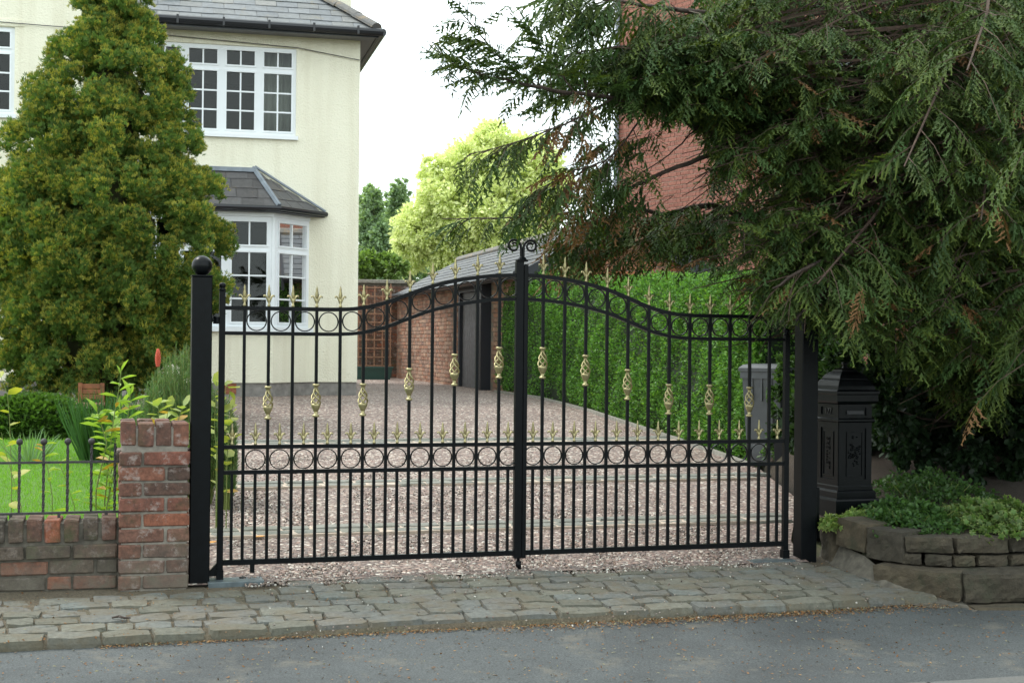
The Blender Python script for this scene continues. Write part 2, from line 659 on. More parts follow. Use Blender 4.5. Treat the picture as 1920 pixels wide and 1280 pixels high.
strip_sheet('ground', M['ground_mix'], -700, 700, [(-700, -.34), (-1.3, -.34), (-1.02, -.16), (0, -.04), (9.2, .38), (11.2, .44), (12.5, .45), (900, .45)], 2)
strip_sheet('road', M['road_asphalt'], -60, 60, [(-9, -.28), (-5.5, -.25), (-2.34, -.29)], 4)
strip_sheet('pavement', M['asphalt'], -14, 16, [(-2.2, -.172), (-1.8, -.156), (-1.4, -.143), (-.70, -.121)], 40, jitter=.003)
kerb = tag(empty('kerb', W(0, -2.27, -.3), TH), kind='structure')
for i in range(-5, 9):
    m = MB().bbox(i * .92, i * .92 + .914, -.065, .065, -.05, .135 + random.uniform(-.003, .003), .012)
    m.build('kerb_stone', M['kerb_granite'], kerb)

# gravel drive: sheet, then real stones lying on it near the gate
DRIVE_L = lambda q: -.16 + .05 * q
DRIVE_R = lambda q: float(np.interp(q, [-1, 0, .5, 2, 3.9, 13.7, 40], [3.35, 3.35, 3.55, 4.4, 5.0, 5.75, 7]))
vs, fs = [], []
QN, SN = 60, 26
for i in range(QN + 1):
    q = -.10 + 26 * (i / QN) ** 1.4
    for j in range(SN + 1):
        a = j / SN
        l = DRIVE_L(q) if q < 9.3 else DRIVE_L(9.3) - (q - 9.3) * 3
        l = max(l, -4.5)
        s = l * (1 - a) + DRIVE_R(q) * a
        vs.append(W(s, q, gz(q) + .012 + random.uniform(-.006, .006)))
for i in range(QN):
    for j in range(SN):
        k = i * (SN + 1) + j
        fs.append((k, k + 1, k + SN + 2, k + SN + 1))
m = MB()
m.add(vs, fs)
tag(m.build('driveway', M['gravel'], None, True), kind='structure')

n = 16000
q = -.16 + 5.2 * rng.random(n) ** 1.6
s = .12 + (3.28 + .05 * q - .12) * rng.random(n)
stray = rng.random(n) < .03
q = np.where(stray, -.1 - 1.1 * rng.random(n) ** 2, q)
P = np.array([GL.x, GL.y, 0])[None] + s[:, None] * np.array(GX)[None] + q[:, None] * np.array(GY)[None]
P[:, 2] = np.where(q > 0, np.interp(q, [0, 9.2], [0, .43]) + .012, np.where(stray, .1 * q + .012, .1 * q + .010))
octv = np.array([(1, 0, 0), (0, 1, 0), (-1, 0, 0), (0, -1, 0), (0, 0, .7), (0, 0, -.7)], float)
octf = np.array([(0, 1, 4), (1, 2, 4), (2, 3, 4), (3, 0, 4), (1, 0, 5), (2, 1, 5), (3, 2, 5), (0, 3, 5)])
V, Fc = inst(octv, octf, P, rdir(n), rdir(n), rng.uniform(.0045, .0105, n) * np.where(stray, .75, 1))
tag(link('gravel_stones', np_mesh('gravel_stones', V, Fc, M['pebble'])), 'loose pink and grey gravel stones on the driveway by the gate', 'gravel', kind='stuff')

# three rows of grey edging stones crossing the drive
def stone_mesh(l, wd, h, seed, mat, rough=.12, seg=3):
    """flat-topped stone of uneven outline, base at z=0"""
    r = random.Random(seed)
    pts = []
    hx, hy = l / 2, wd / 2
    c = min(hx, hy) * .17
    ring = [(-hx + c, -hy), (0, -hy), (hx - c, -hy), (hx, -hy + c), (hx, hy - c), (hx - c, hy), (0, hy), (-hx + c, hy), (-hx, hy - c), (-hx, -hy + c)]
    ring = [(x + r.uniform(-1, 1) * rough * min(l, wd), y + r.uniform(-1, 1) * rough * min(l, wd)) for x, y in ring]
    k = len(ring)
    vs = [(x, y, 0) for x, y in ring] + [(x, y, h * .72 + r.uniform(-.02, .02) * h) for x, y in ring]
    vs += [(x * .93, y * .90, h * (1 + r.uniform(-.05, .05))) for x, y in ring]
    vs.append((0, 0, h * 1.03))
    fs = []
    for a in range(2):
        for i in range(k):
            fs.append((a * k + i, a * k + (i + 1) % k, (a + 1) * k + (i + 1) % k, (a + 1) * k + i))
    fs += [(2 * k + i, 2 * k + (i + 1) % k, 3 * k) for i in range(k)]
    m = MB()
    m.add(vs, fs)
    return m.mesh('stone', mat, False)


EDGE = [stone_mesh(.30, .15, .05, 50 + i, M['edge_stone'], .07) for i in range(6)]
for row, (qq, s0, s1, nr) in enumerate(((1.20, -.05, 3.7, 2), (3.15, .0, 4.6, 2), (5.75, .15, 5.1, 3))):
    e = tag(empty('edging', W(0, qq, gz(qq)), TH), kind='structure')
    mid = (nr - 1) * .085
    MB().box(s0 - .02, s1, -.09, nr * .17 - .08, -.04, .021 + .0467 * mid).build('mortar_bed', M['mortar_pale'], e)
    for k in range(nr):
        x = s0 + random.uniform(0, .1)
        while x < s1:
            l = random.uniform(.17, .36)
            yk = k * .17
            link('edging_stone', random.choice(EDGE), e, Matrix.Translation((x + l / 2, yk + .012 * math.sin(x * 3), -.023 + .0467 * yk + random.uniform(-.003, .004))) @ Matrix.Rotation(random.uniform(-.05, .05), 4, 'Z') @ Matrix.Diagonal((l * .96 / .30, random.uniform(.98, 1.06), 1, 1)))
            x += l + random.uniform(.0, .012)

# stone setts in front of the gate, one object each
SETT = [stone_mesh(.20, .13, .10, i, M['sett_stone'], .055) for i in range(14)]
APE = lambda s: -.872 + .014 * max(0, .3 - s) + .035 * max(0, s - 2.6) ** 1.5 * (s < 4.6)
m = MB()
sv = [-9 + 18 * i / 90 for i in range(91)]
vs = []
for s in sv:
    e_ = APE(s)
    for q_, z in ((e_ - .012, -.15), (e_, -.012 + .1 * e_), (e_ * .66, .004 + .1 * e_ * .66 - .008), (e_ * .25, .1 * e_ * .25 - .004), (.06, .001)):
        vs.append(W(s, q_, z + random.uniform(-.003, .003)))
m.add(vs, [(i * 5 + k, i * 5 + 5 + k, i * 5 + 6 + k, i * 5 + 1 + k) for i in range(90) for k in range(4)])
apron = tag(m.build('sett_apron', M['sett_bed'], None, True), kind='structure')
rows = 7
q = -.075
wall_q = lambda s: .0 if s < 3.30 else -.06 - (s - 3.30) * .95
for r_ in range(rows):
    wd = random.uniform(.110, .119)
    q -= wd / 2
    x = -2.3 + random.uniform(-.2, 0)
    while x < 4.55:
        l = random.choice((.13, .16, .18, .19, .2, .22, .24)) * random.uniform(.92, 1.08)
        if r_ == rows - 1: l = random.uniform(.19, .28)
        xc = x + l / 2
        qq = q + .012 * math.sin(xc * 1.7 + r_) + .014 * max(0, .3 - xc) * r_ / 6 + (.02 * max(0, xc - 3) ** 1.6 if r_ < 4 else .035 * max(0, xc - 2.6) ** 1.5)
        ok = qq < wall_q(xc) - .10
        if r_ == 0 and (xc < .0 or 0 < xc < .38): ok = False
        sink = 0.0
        if xc < .25: sink = random.uniform(.003, .0095)             # buried in grit by the wall
        if xc > 3.5: sink = random.uniform(.0, .012)
        if ok:
            z = gz(qq) - .092 + random.uniform(-.003, .004) - sink
            mt = Matrix.Translation(W(xc, qq, z)) @ Matrix.Rotation(TH + random.uniform(-.05, .05), 4, 'Z') @ Matrix.Rotation(random.uniform(-.02, .02), 4, 'Y') @ Matrix.Rotation(.09 + random.uniform(-.02, .03), 4, 'X') @ Matrix.Diagonal((l * .985 / .20, (wd * .985) / .13, 1, 1))
            o = link('sett', random.choice(SETT), apron, mt)
        x += l
    q -= wd / 2

# leaf litter caught under the lip of the setts and specks on the paving
n = 5200
s = np.concatenate([rng.uniform(-.6, 4.2, n // 2), rng.normal(2.6, .75, n - n // 2)])
q = -.885 + .014 * np.maximum(0, .3 - s) + .035 * np.maximum(0, s - 2.6) ** 1.5 - np.abs(rng.normal(0, .045, n)) * np.where((s > 1.2) & (s < 3.8), 1.5, .6)
P = np.array([GL.x, GL.y, 0])[None] + s[:, None] * np.array(GX)[None] + q[:, None] * np.array(GY)[None]
P[:, 2] = -.124 + rng.uniform(0, .008, n)
n2 = 5200
s2 = rng.uniform(-2, 4.4, n2)
q2 = rng.uniform(-2.1, -.05, n2)
P2 = np.array([GL.x, GL.y, 0])[None] + s2[:, None] * np.array(GX)[None] + q2[:, None] * np.array(GY)[None]
P2[:, 2] = np.where(q2 < -.9, -.126 + (q2 + .83) * .030, .1 * q2 + .002) + .004
P = np.concatenate([P, P2])
lv = np.array([(-1, 0, 0), (0, -.45, .1), (1, 0, 0), (0, .45, .1)], float)
lf = np.array([(0, 1, 2, 3)])
nn = len(P)
X = rdir(nn) * np.array([1, 1, .25])
Z = np.array([0, 0, 1.0]) + rng.normal(size=(nn, 3)) * .3
V, Fc = inst(lv, lf, P, X, Z, rng.uniform(.003, .010, nn))
cc = np.array([(.16, .075, .03), (.22, .11, .045), (.10, .06, .03), (.28, .17, .08), (.20, .19, .12)])[rng.integers(0, 5, nn)]
tag(link('leaf_litter', np_mesh('leaf_litter', V, Fc, M['flake'], np.repeat(cc, 4, 0))), 'brown dry leaf crumbs along the edge of the stone setts', 'leaf litter', kind='stuff')

# lawn
L_S0, L_S1, L_Q0, L_Q1 = -7.5, -.25, .25, 6.6
strip_sheet('lawn', M['lawn_soil'], L_S0, L_S1, [(L_Q0, gz(L_Q0) + .02), (3.4, gz(3.4) + .02), (L_Q1, gz(L_Q1) + .02)], 6)
n = 62000
s = rng.uniform(-3.9, L_S1, n)
q = rng.uniform(1.0, L_Q1, n) ** 1.0
P = np.array([GL.x, GL.y, 0])[None] + s[:, None] * np.array(GX)[None] + q[:, None] * np.array(GY)[None]
P[:, 2] = np.interp(q, [0, 9.2], [0, .43]) + .018
bv = np.array([(0, -.07, 0), (0, .07, 0), (1, 0, .05)], float)
bf = np.array([(0, 1, 2)])
V, Fc = inst(bv, bf, P, np.array([0, 0, 1.0]) + rng.normal(size=(n, 3)) * .38, rdir(n), rng.uniform(.02, .045, n))
cc = np.array([.17, .36, .035])[None] * rng.uniform(.75, 1.2, (n, 1)) + rng.uniform(-.02, .03, (n, 1)) * np.array([1, .3, 0])
tag(link('grass', np_mesh('grass', V, Fc, M['grass'], np.repeat(cc, 3, 0))), 'short bright green lawn grass behind the railings', 'grass', kind='stuff')

# ================================================================ brickwork helpers
_bc = {}


def brick_mesh(l, h, d, var, mat, seed=0):
    key = (round(l, 3), round(h, 3), round(d, 3), var, mat)
    if key in _bc: return _bc[key]
    r = random.Random(hash((round(l, 3), var)) + seed)
    m = MB().bbox(-l / 2, l / 2, -d / 2, d / 2, -h / 2, h / 2, .006)
    j = .0028
    m.v = [(x + r.uniform(-j, j), y + r.uniform(-j, j), z + r.uniform(-j, j)) for x, y, z in m.v]
    _bc[key] = m.mesh('brick', M[mat])
    return _bc[key]


def put_brick(parent, mat, l, h, d, x, y, z, rz=0.0, jit=.003, rx=0.0):
    me = brick_mesh(l, h, d, random.randrange(5), mat)
    mt = Matrix.Translation((x, y + random.uniform(-jit, jit), z)) @ Matrix.Rotation(rz + random.uniform(-.012, .012), 4, 'Z') @ Matrix.Rotation(random.uniform(-.01, .01), 4, 'Y') @ Matrix.Rotation(rx, 4, 'X')
    return link('brick', me, parent, mt)


# brick gate pillar (front face flush with the gate line)
pil = tag(empty('brick_pillar', W(-.335, -.12, 0), TH), 'weathered red brick pillar with brick-on-edge top beside the left gate post', 'pillar')
PW, CO = .345, .0778
MB().box(-PW / 2 + .012, PW / 2 - .012, .012, PW - .012, -.04, .80).build('mortar', M['mortar'], pil)
for c in range(9):
    z = c * CO + .033 - .005
    pj = .014 if c == 8 else 0
    lens = (.222, .108) if c % 2 else (.108, .222)
    for face in range(4):
        x = -PW / 2
        for k, l in enumerate(lens):
            xc = x + l / 2 + (0 if k == 0 else 0)
            x += l + .013
            if face == 0: put_brick(pil, 'old_brick', l, .0655, .09, xc, .045 - pj, z)
            elif face == 1: put_brick(pil, 'old_brick', l, .0655, .09, xc, PW - .045 + pj, z)
            elif face == 2 and .09 < xc + PW / 2 < .27 + 9: put_brick(pil, 'old_brick', l * .62 if l > .15 else l * .9, .0655, .09, -PW / 2 + .047 - pj, PW / 2 - .06 + (k * .15), z, R(90), .001)
            elif face == 3: put_brick(pil, 'old_brick', l * .62 if l > .15 else l * .9, .0655, .09, PW / 2 - .047 + pj, PW / 2 - .06 + (k * .15), z, R(90), .001)
for k in range(4):
    xc = -PW / 2 + .042 + k * .0865
    put_brick(pil, 'old_brick', .074, .118, .168, xc, .086, .772 + random.uniform(-.006, .006), 0, .004)
    put_brick(pil, 'old_brick', .074, .118, .165, xc, .258, .772 + random.uniform(-.006, .006), 0, .004)

# low garden wall with brick-on-edge coping
gw = tag(empty('garden_wall', W(-.506, -.055, 0), TH), 'low mossy brick garden wall with brick-on-edge coping left of the pillar', 'wall')
MB().box(-6, .008, .012, .215, -.06, .325).build('mortar', M['mortar_dark'], gw)
for c in range(3):
    x = -.004 - (.11 if c % 2 else 0)
    if c % 2: put_brick(gw, 'sooty_brick', .10, .066, .1, -.054, .05, c * CO + .03)
    while x > -2.0:
        l = random.choice((.222, .222, .21, .107))
        put_brick(gw, 'sooty_brick', l, .066, .1, x - l / 2 - .005, .05 - (.012 if c == 2 else 0), c * CO + .03, 0, .004)
        x -= l + .012
x = -.01
while x > -2.0:
    put_brick(gw, 'sooty_brick', .073, .112, .225, x - .037, .11, .292 + random.uniform(-.006, .006), random.uniform(-.03, .03), .005)
    x -= .084 + random.uniform(0, .006)

# iron railing on the wall
rl = tag(empty('iron_railing', W(-.515, .055, .35), TH), 'rusty twisted iron railing with ball tops on the low wall', 'railing')
m = MB().box(-3.2, .02, -.008, .008, .012, .024)
for k in range(14): m.box(-.06 - k * .23, -.045 - k * .23, -.006, .006, -.02, .014)
m.build('bottom_rail', M['old_iron'], rl)
MB().box(-3.2, .02, -.005, .005, .268, .280).build('top_rail', M['old_iron'], rl)
tw = MB()
tv, tf = [], []
for i in range(25):
    a = i * .55
    for k in range(4):
        b_ = a + k * math.pi / 2
        tv.append((.0078 * math.cos(b_), .0078 * math.sin(b_), .02 + i * .0145))
for i in range(24):
    for k in range(4): tf.append((i * 4 + k, i * 4 + (k + 1) % 4, i * 4 + 4 + (k + 1) % 4, i * 4 + 4 + k))
tw.add(tv, tf)
twm = tw.mesh('bar', M['old_iron'])
bl = MB().lathe([(.004, -.018), (.011, -.013), (.0165, -.005), (.0175, .002), (.0145, .010), (.008, .016), (.002, .018)], 10).mesh('ball_top', M['old_iron'], True)
for k in range(13):
    x = -.012 - k * .1155
    b_ = link('bar', twm, rl, Matrix.Translation((x, 0, 0)) @ Matrix.Rotation(random.uniform(0, 1), 4, 'Z'))
    link('ball_top', bl, b_, Matrix.Translation((0, 0, .378))) if k else None

# ================================================================ sandstone retaining wall on the right
sw = tag(empty('stone_wall', W(3.45, 0, 0), 0), 'low retaining wall of large dark sandstone blocks below the ivy', 'wall')


def block_mesh(l, h, d, seed, amp=.008):
    r = np.random.default_rng(seed)
    nx, ny, nz_ = max(6, int(l / .03)), 5, max(4, int(h / .026))
    idx, vs, fs = {}, [], []

    def vid(i, j, k):
        if (i, j, k) not in idx:
            x, y, z = i / nx * 2 - 1, j / ny * 2 - 1, k / nz_ * 2 - 1
            rr = .12
            f = lambda a, L: a
            p = np.array([x * l / 2, y * d / 2, z * h / 2])
            e = sorted((abs(x), abs(y), abs(z)))
            if e[1] > .98: p *= np.array([1 - .02 * (abs(x) > .98), 1 - .05 * (abs(y) > .98), 1 - .06 * (abs(z) > .98)])
            ph = seed * 1.3
            p = p + amp * .5 * np.array([math.sin(p[2] * 31 + ph) + r.normal() * .5, math.sin(p[0] * 17 + p[2] * 25 + ph) * 1.3 + r.normal() * .6, math.sin(p[0] * 15 + ph * 2) * .6 + r.normal() * .4])
            idx[(i, j, k)] = len(vs)
            vs.append(tuple(p))
        return idx[(i, j, k)]

    for i in range(nx):
        for k in range(nz_):
            fs.append((vid(i, 0, k), vid(i + 1, 0, k), vid(i + 1, 0, k + 1), vid(i, 0, k + 1)))
            fs.append((vid(i, ny, k), vid(i, ny, k + 1), vid(i + 1, ny, k + 1), vid(i + 1, ny, k)))
        for j in range(ny):
            fs.append((vid(i, j, 0), vid(i, j + 1, 0), vid(i + 1, j + 1, 0), vid(i + 1, j, 0)))
            fs.append((vid(i, j, nz_), vid(i + 1, j, nz_), vid(i + 1, j + 1, nz_), vid(i, j + 1, nz_)))
    for j in range(ny):
        for k in range(nz_):
            fs.append((vid(0, j, k), vid(0, j, k + 1), vid(0, j + 1, k + 1), vid(0, j + 1, k)))
            fs.append((vid(nx, j, k), vid(nx, j + 1, k), vid(nx, j + 1, k + 1), vid(nx, j, k + 1)))
    m = MB()
    m.add(vs, fs)
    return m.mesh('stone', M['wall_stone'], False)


sw.rotation_euler = (0, 0, 0)
sw.location = (0, 0, 0)


def put_block(p0, p1, z0, z1, d, seed, tilt=0.0):
    """block whose front face runs from p0 to p1 (x,y)"""
    a, b = Vector((*p0, 0)), Vector((*p1, 0))
    u = b - a
    ang = math.atan2(u.y, u.x)
    c = (a + b) / 2 + Vector((-math.sin(ang), math.cos(ang), 0)) * d / 2
    me = block_mesh(u.length - .012, z1 - z0 - .008, d, seed)
    return link('stone', me, sw, Matrix.Translation((c.x, c.y, (z0 + z1) / 2)) @ Matrix.Rotation(ang, 4, 'Z') @ Matrix.Rotation(tilt, 4, 'Y'))


def xy(px, d): return (at(px, 1000, d).x, d)


fp = [xy(1566, 8.05), xy(1622, 7.82), xy(1692, 7.62), xy(1792, 7.55), xy(1898, 7.62), xy(2010, 7.78), xy(2120, 7.92), xy(2240, 8.08)]
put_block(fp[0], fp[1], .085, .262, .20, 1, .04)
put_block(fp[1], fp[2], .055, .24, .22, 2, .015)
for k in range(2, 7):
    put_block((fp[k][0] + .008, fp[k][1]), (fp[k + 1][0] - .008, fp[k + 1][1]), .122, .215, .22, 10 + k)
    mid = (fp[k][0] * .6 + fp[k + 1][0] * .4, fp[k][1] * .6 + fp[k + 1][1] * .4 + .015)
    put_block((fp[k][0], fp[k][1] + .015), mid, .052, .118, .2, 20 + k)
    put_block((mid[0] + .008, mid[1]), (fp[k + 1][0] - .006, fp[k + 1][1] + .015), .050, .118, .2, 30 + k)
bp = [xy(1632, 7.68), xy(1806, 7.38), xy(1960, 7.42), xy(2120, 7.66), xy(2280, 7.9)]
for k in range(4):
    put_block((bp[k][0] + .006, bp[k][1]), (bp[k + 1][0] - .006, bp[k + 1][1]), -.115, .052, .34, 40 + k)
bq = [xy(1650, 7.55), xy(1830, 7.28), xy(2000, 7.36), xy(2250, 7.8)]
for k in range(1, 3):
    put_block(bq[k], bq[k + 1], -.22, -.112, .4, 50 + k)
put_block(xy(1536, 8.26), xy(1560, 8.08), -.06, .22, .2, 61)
# mortar fillet between the curved end of the wall and the setts
m = MB()
foot = [xy(1532, 8.28), xy(1558, 8.0), xy(1600, 7.72), xy(1650, 7.5), xy(1720, 7.36), xy(1800, 7.28), xy(1830, 7.25)]
head = [xy(1545, 8.3), xy(1575, 8.1), xy(1622, 7.85), xy(1665, 7.66), xy(1730, 7.58), xy(1800, 7.44), xy(1850, 7.44)]
hz_ = [.10, .10, .06, .0, -.06, -.10, -.12]
vs = []
for a, b, h in zip(foot, head, hz_):
    for t_ in (0, .35, .7, 1):
        zz = zat(*a) - .03
        vs.append((a[0] * (1 - t_) + b[0] * t_, a[1] * (1 - t_) + b[1] * t_, zz + (h - zz) * (t_ ** 1.5) + random.uniform(-.008, .008)))
fs = []
for i in range(len(foot) - 1):
    for k in range(3):
        fs.append((i * 4 + k, i * 4 + 4 + k, i * 4 + 5 + k, i * 4 + 1 + k))
m.add(vs, fs)
m.build('mortar_fillet', M['mortar_dark'], sw, True)
# earth bank behind the stone wall
BBD = [W(3.47, -.6), W(3.47, .12), W(4.45, 2), W(5.05, 4), W(6.6, 14)]
bx = np.linspace(1.9, 9.0, 40)
vs, fs = [], []
for i, x in enumerate(bx):
    yf = float(np.interp(x, [p[0] for p in fp], [p[1] for p in fp])) + .14
    for j in range(22):
        t_ = j / 21
        y = yf + t_ * 9
        h = .195 + .20 * min(1, t_ * 3) + .15 * t_ + .03 * math.sin(x * 5 + j) * (j > 0)
        if x < 2.35: h = min(h, .27 if y > 8.2 else .2)
        xb = float(np.interp(y, [p.y for p in BBD], [p.x for p in BBD]))
        if x < xb: h = zat(xb, y) - .05
        vs.append((max(x, xb), y, h))
for i in range(len(bx) - 1):
    for j in range(21):
        k = i * 22 + j
        fs.append((k, k + 22, k + 23, k + 1))
m = MB()
m.add(vs, fs)
tag(m.build('bank', M['soil'], None, True), kind='structure')


def bank_z(x, y):
    yf = float(np.interp(x, [p[0] for p in fp], [p[1] for p in fp])) + .14
    t_ = min(max((y - yf) / 9, 0), 1)
    h = .195 + .20 * min(1, t_ * 3) + .15 * t_
    return min(h, .27) if x < 2.35 else h

# ================================================================ cream house
HA = R(13.5)
house = tag(empty('cream_house', (-2.23, 20.0, 0), HA), 'cream rendered house with white windows, bay and slate roof', 'house')
Z0, ZT = .40, 5.62                 # footing and soffit
WT = .26


def wall_cells(mb, x0, x1, z0, z1, y0, y1, holes):
    xs = sorted({x0, x1, *[h[0] for h in holes], *[h[1] for h in holes]})
    zs = sorted({z0, z1, *[h[2] for h in holes], *[h[3] for h in holes]})
    for a, b in zip(xs, xs[1:]):
        for c, d in zip(zs, zs[1:]):
            xm, zm = (a + b) / 2, (c + d) / 2
            if any(h[0] < xm < h[1] and h[2] < zm < h[3] for h in holes): continue
            mb.box(a, b, y0, y1, c, d)


UP = (-2.99, -.91, 4.20, 5.45)
LW = (-6.1, -4.72, 4.33, 5.52)
BAYH = (-3.55, -.86, 1.40, 3.0)
m = MB()
wall_cells(m, -9.0, 0, .70, ZT, 0, WT, [UP, LW, BAYH])
m.box(-WT, 0, WT, 7, .7, ZT)                       # flank wall
m.box(-9, -WT, 6.8, 7, .7, ZT)                     # back wall
m.box(-9, -9 + WT, WT, 6.8, .7, ZT)
# front gable over the left half
m.add([(-9.0, 0, ZT), (-3.45, 0, ZT), (-3.45, 0, 5.9), (-6.2, 0, 8.6), (-9.0, 0, 5.9), (-9.0, WT, ZT), (-3.45, WT, ZT), (-3.45, WT, 5.9), (-6.2, WT, 8.6), (-9.0, WT, 5.9)],
      [(0, 1, 2, 3, 4), (9, 8, 7, 6, 5), (1, 6, 7, 2), (2, 7, 8, 3), (3, 8, 9, 4), (4, 9, 5, 0)])
m.build('wall', M['cream_render'], house)
m = MB()
m.box(-9, -.004, .02, WT - .02, Z0 - .1, .70)
m.box(-WT, -.012, WT, 6.9, Z0 - .1, .70)
pl = m.build('plinth', M['plinth_grey'], house)
MB().box(-8.9, -.27, .3, 6.7, .6, .68).build('floor', M['room_dark'], house)
MB().box(-8.9, -.27, .3, 6.7, 3.2, 3.4).build('floor', M['room_dark'], house)
MB().box(-8.9, -.27, .3, 6.7, 5.56, 5.61).build('ceiling', M['room_dark'], house)
MB().box(-8.9, -.27, 3.6, 3.7, .69, 5.55).build('partition_wall', M['room_dark'], house)


def window_light(mb, parent, o, ux, uy, u0, u1, z0, z1, zt, cols=2, rows=3, fr=.042, sash=.024):
    """one light of a window: frame boxes into mb, glazing bars and panes as their own objects.
       o origin, ux along the wall, uy outwards"""
    d0, d1 = -.04, .03
    mb.obox(o, ux, uy, u0, u0 + fr, d0, d1, z0, z1)
    mb.obox(o, ux, uy, u1 - fr, u1, d0, d1, z0, z1)
    mb.obox(o, ux, uy, u0 + fr, u1 - fr, d0, d1, z0, z0 + fr)
    mb.obox(o, ux, uy, u0 + fr, u1 - fr, d0, d1, z1 - fr, z1)
    mb.obox(o, ux, uy, u0 + fr, u1 - fr, d0, d1, zt - fr * .62, zt + fr * .62)
    for a, b, nr in ((z0 + fr, zt - fr * .62, rows), (zt + fr * .62, z1 - fr, 1)):
        a_, b_ = u0 + fr, u1 - fr
        # casement, a little proud of the frame
        for q_ in ((a_, a_ + sash, a, b), (b_ - sash, b_, a, b), (a_ + sash, b_ - sash, a, a + sash), (a_ + sash, b_ - sash, b - sash, b)):
            mb.obox(o, ux, uy, q_[0], q_[1], -.03, .042, q_[2], q_[3])
        a_, b_, a, b = a_ + sash, b_ - sash, a + sash, b - sash
        cw, rh = (b_ - a_) / cols, (b - a) / nr
        g = .011
        for i in range(1, cols):
            MB().obox(o, ux, uy, a_ + i * cw - g, a_ + i * cw + g, -.008, .024, a, b).build('glazing_bar', M['white_upvc'], parent)
        for k in range(1, nr):
            for i in range(cols):
                MB().obox(o, ux, uy, a_ + i * cw + (g if i else 0), a_ + (i + 1) * cw - (g if i < cols - 1 else 0), -.007, .022, a + k * rh - g, a + k * rh + g).build('glazing_bar', M['white_upvc'], parent)
        for i in range(cols):
            for k in range(nr):
                MB().obox(o, ux, uy, a_ + i * cw + (g if i else 0), a_ + (i + 1) * cw - (g if i < cols - 1 else 0), -.002, .004, a + k * rh + (g if k else 0), a + (k + 1) * rh - (g if k < nr - 1 else 0)).build('pane', M['glass'], parent)


def make_window(rect, n, zt, yo=.06):
    x0, x1, z0, z1 = rect
    mb = MB()
    win = link('window', bpy.data.meshes.new('window'), house)
    wl = (x1 - x0) / n
    for i in range(n):
        window_light(mb, win, (x0, yo, 0), (1, 0), (0, -1), i * wl, (i + 1) * wl - (.0 if i == n - 1 else .0005), z0, z1, zt)
    mb.obox((x0, 0, 0), (1, 0), (0, -1), -.03, x1 - x0 + .03, -.1, .05, z0 - .055, z0 - .002)      # sill
    me = mb.mesh('window', M['white_upvc'])
    win.data = me
    return win


make_window(UP, 4, 5.13)
make_window(LW, 3, 5.2)
m = MB().box(LW[0] - .12, LW[1] + .12, -.012, .02, LW[3] + .01, LW[3] + .10)
m.build('lintel', M['cream_render'], house)

# bay
BO = .55
bay = [(-.686, 0), (-1.236, -BO), (-3.16, -BO), (-3.71, 0)]
m = MB().prism([(-.686, .003), (-1.236, -BO), (-3.16, -BO), (-3.71, .003)], .70, 1.40)
m.build('bay_wall', M['cream_render'], house)
MB().prism([(-.70, .02), (-1.243, -BO + .02), (-3.155, -BO + .02), (-3.70, .02)], Z0 - .1, .70).build('bay_plinth', M['plinth_grey'], house)
bw = link('bay_window', bpy.data.meshes.new('x'), house)
mb = MB()
s2 = math.sqrt(.5)
SZ0, SZ1, SZT = 1.47, 2.99, 2.55
fl = (3.16 - 1.236) / 3
for i in range(3):
    window_light(mb, bw, (-3.16, -BO + .045, 0), (1, 0), (0, -1), i * fl + .03 * (i == 0), (i + 1) * fl - .03 * (i == 2) - .0005, SZ0, SZ1, SZT, fr=.046)
window_light(mb, bw, (-1.236 - .045 * s2 * .6, -BO + .045 * s2, 0), (s2, s2), (s2, -s2), .03, .745, SZ0, SZ1, SZT, fr=.046)
window_light(mb, bw, (-3.71 + .045 * s2, -.02, 0), (s2, -s2), (-s2, -s2), .03, .745, SZ0, SZ1, SZT, fr=.046)
for cx, cy in ((-1.243, -BO + .045), (-3.152, -BO + .045)):
    mb.prism([(cx + .045 * math.cos(a), cy + .045 * math.sin(a)) for a in [k * math.pi / 4 + .39 for k in range(8)]], SZ0, SZ1)
mb.prism([(-.63, .002), (-1.21, -BO - .055), (-3.19, -BO - .055), (-3.77, .002)], 1.402, 1.468)       # sill
mb.prism([(-.69, .002), (-1.237, -BO - .004), (-3.159, -BO - .004), (-3.71, .002)], 2.992, 3.05)
bw.data = mb.mesh('bay_window', M['white_upvc'])
# bay roof: fascia, deck, slates, lead
E = .13
e0, e1, e2, e3 = (-.686 + .20, -.0), (-1.236 + .055, -BO - E), (-3.16 - .055, -BO - E), (-3.71 - .20, 0)
r1, r2 = (-1.50, 0, 3.70), (-2.90, 0, 3.70)
m = MB()
m.prism([e0, e1, e2, e3], 3.052, 3.10)
br = m.build('bay_roof', M['fascia'], house)
m = MB().tube([(e0[0] + .02, -.01, 3.10), (e1[0] + .02, e1[1] - .03, 3.10), (e2[0], e2[1] - .03, 3.10), (e3[0], -.01, 3.10)], .036, 8)
m.build('gutter', M['black_plastic'], br)
m = MB()
ZB = 3.102
m.add([(e0[0], e0[1], ZB), (e1[0], e1[1], ZB), (e2[0], e2[1], ZB), (e3[0], e3[1], ZB), r1, r2], [(0, 4, 1), (1, 4, 5, 2), (2, 5, 3), (0, 1, 2, 3), (0, 3, 5, 4)])
m.build('roof_deck', M['slate_dark'], br)


def frame_mat(o, u, v, n):
    return Matrix(((u.x, v.x, n.x, o.x), (u.y, v.y, n.y, o.y), (u.z, v.z, n.z, o.z), (0, 0, 0, 1)))


def slate_mesh(wd, ln, th, seed, mat):
    r = random.Random(seed)
    m = MB().bbox(-wd / 2, wd / 2, 0, ln, 0, th, .002)
    m.v = [(x + r.uniform(-.003, .003), y + r.uniform(-.004, .004) * (y < ln / 2), z + r.uniform(-.0015, .0015)) for x, y, z in m.v]
    return m.mesh('slate', M[mat])


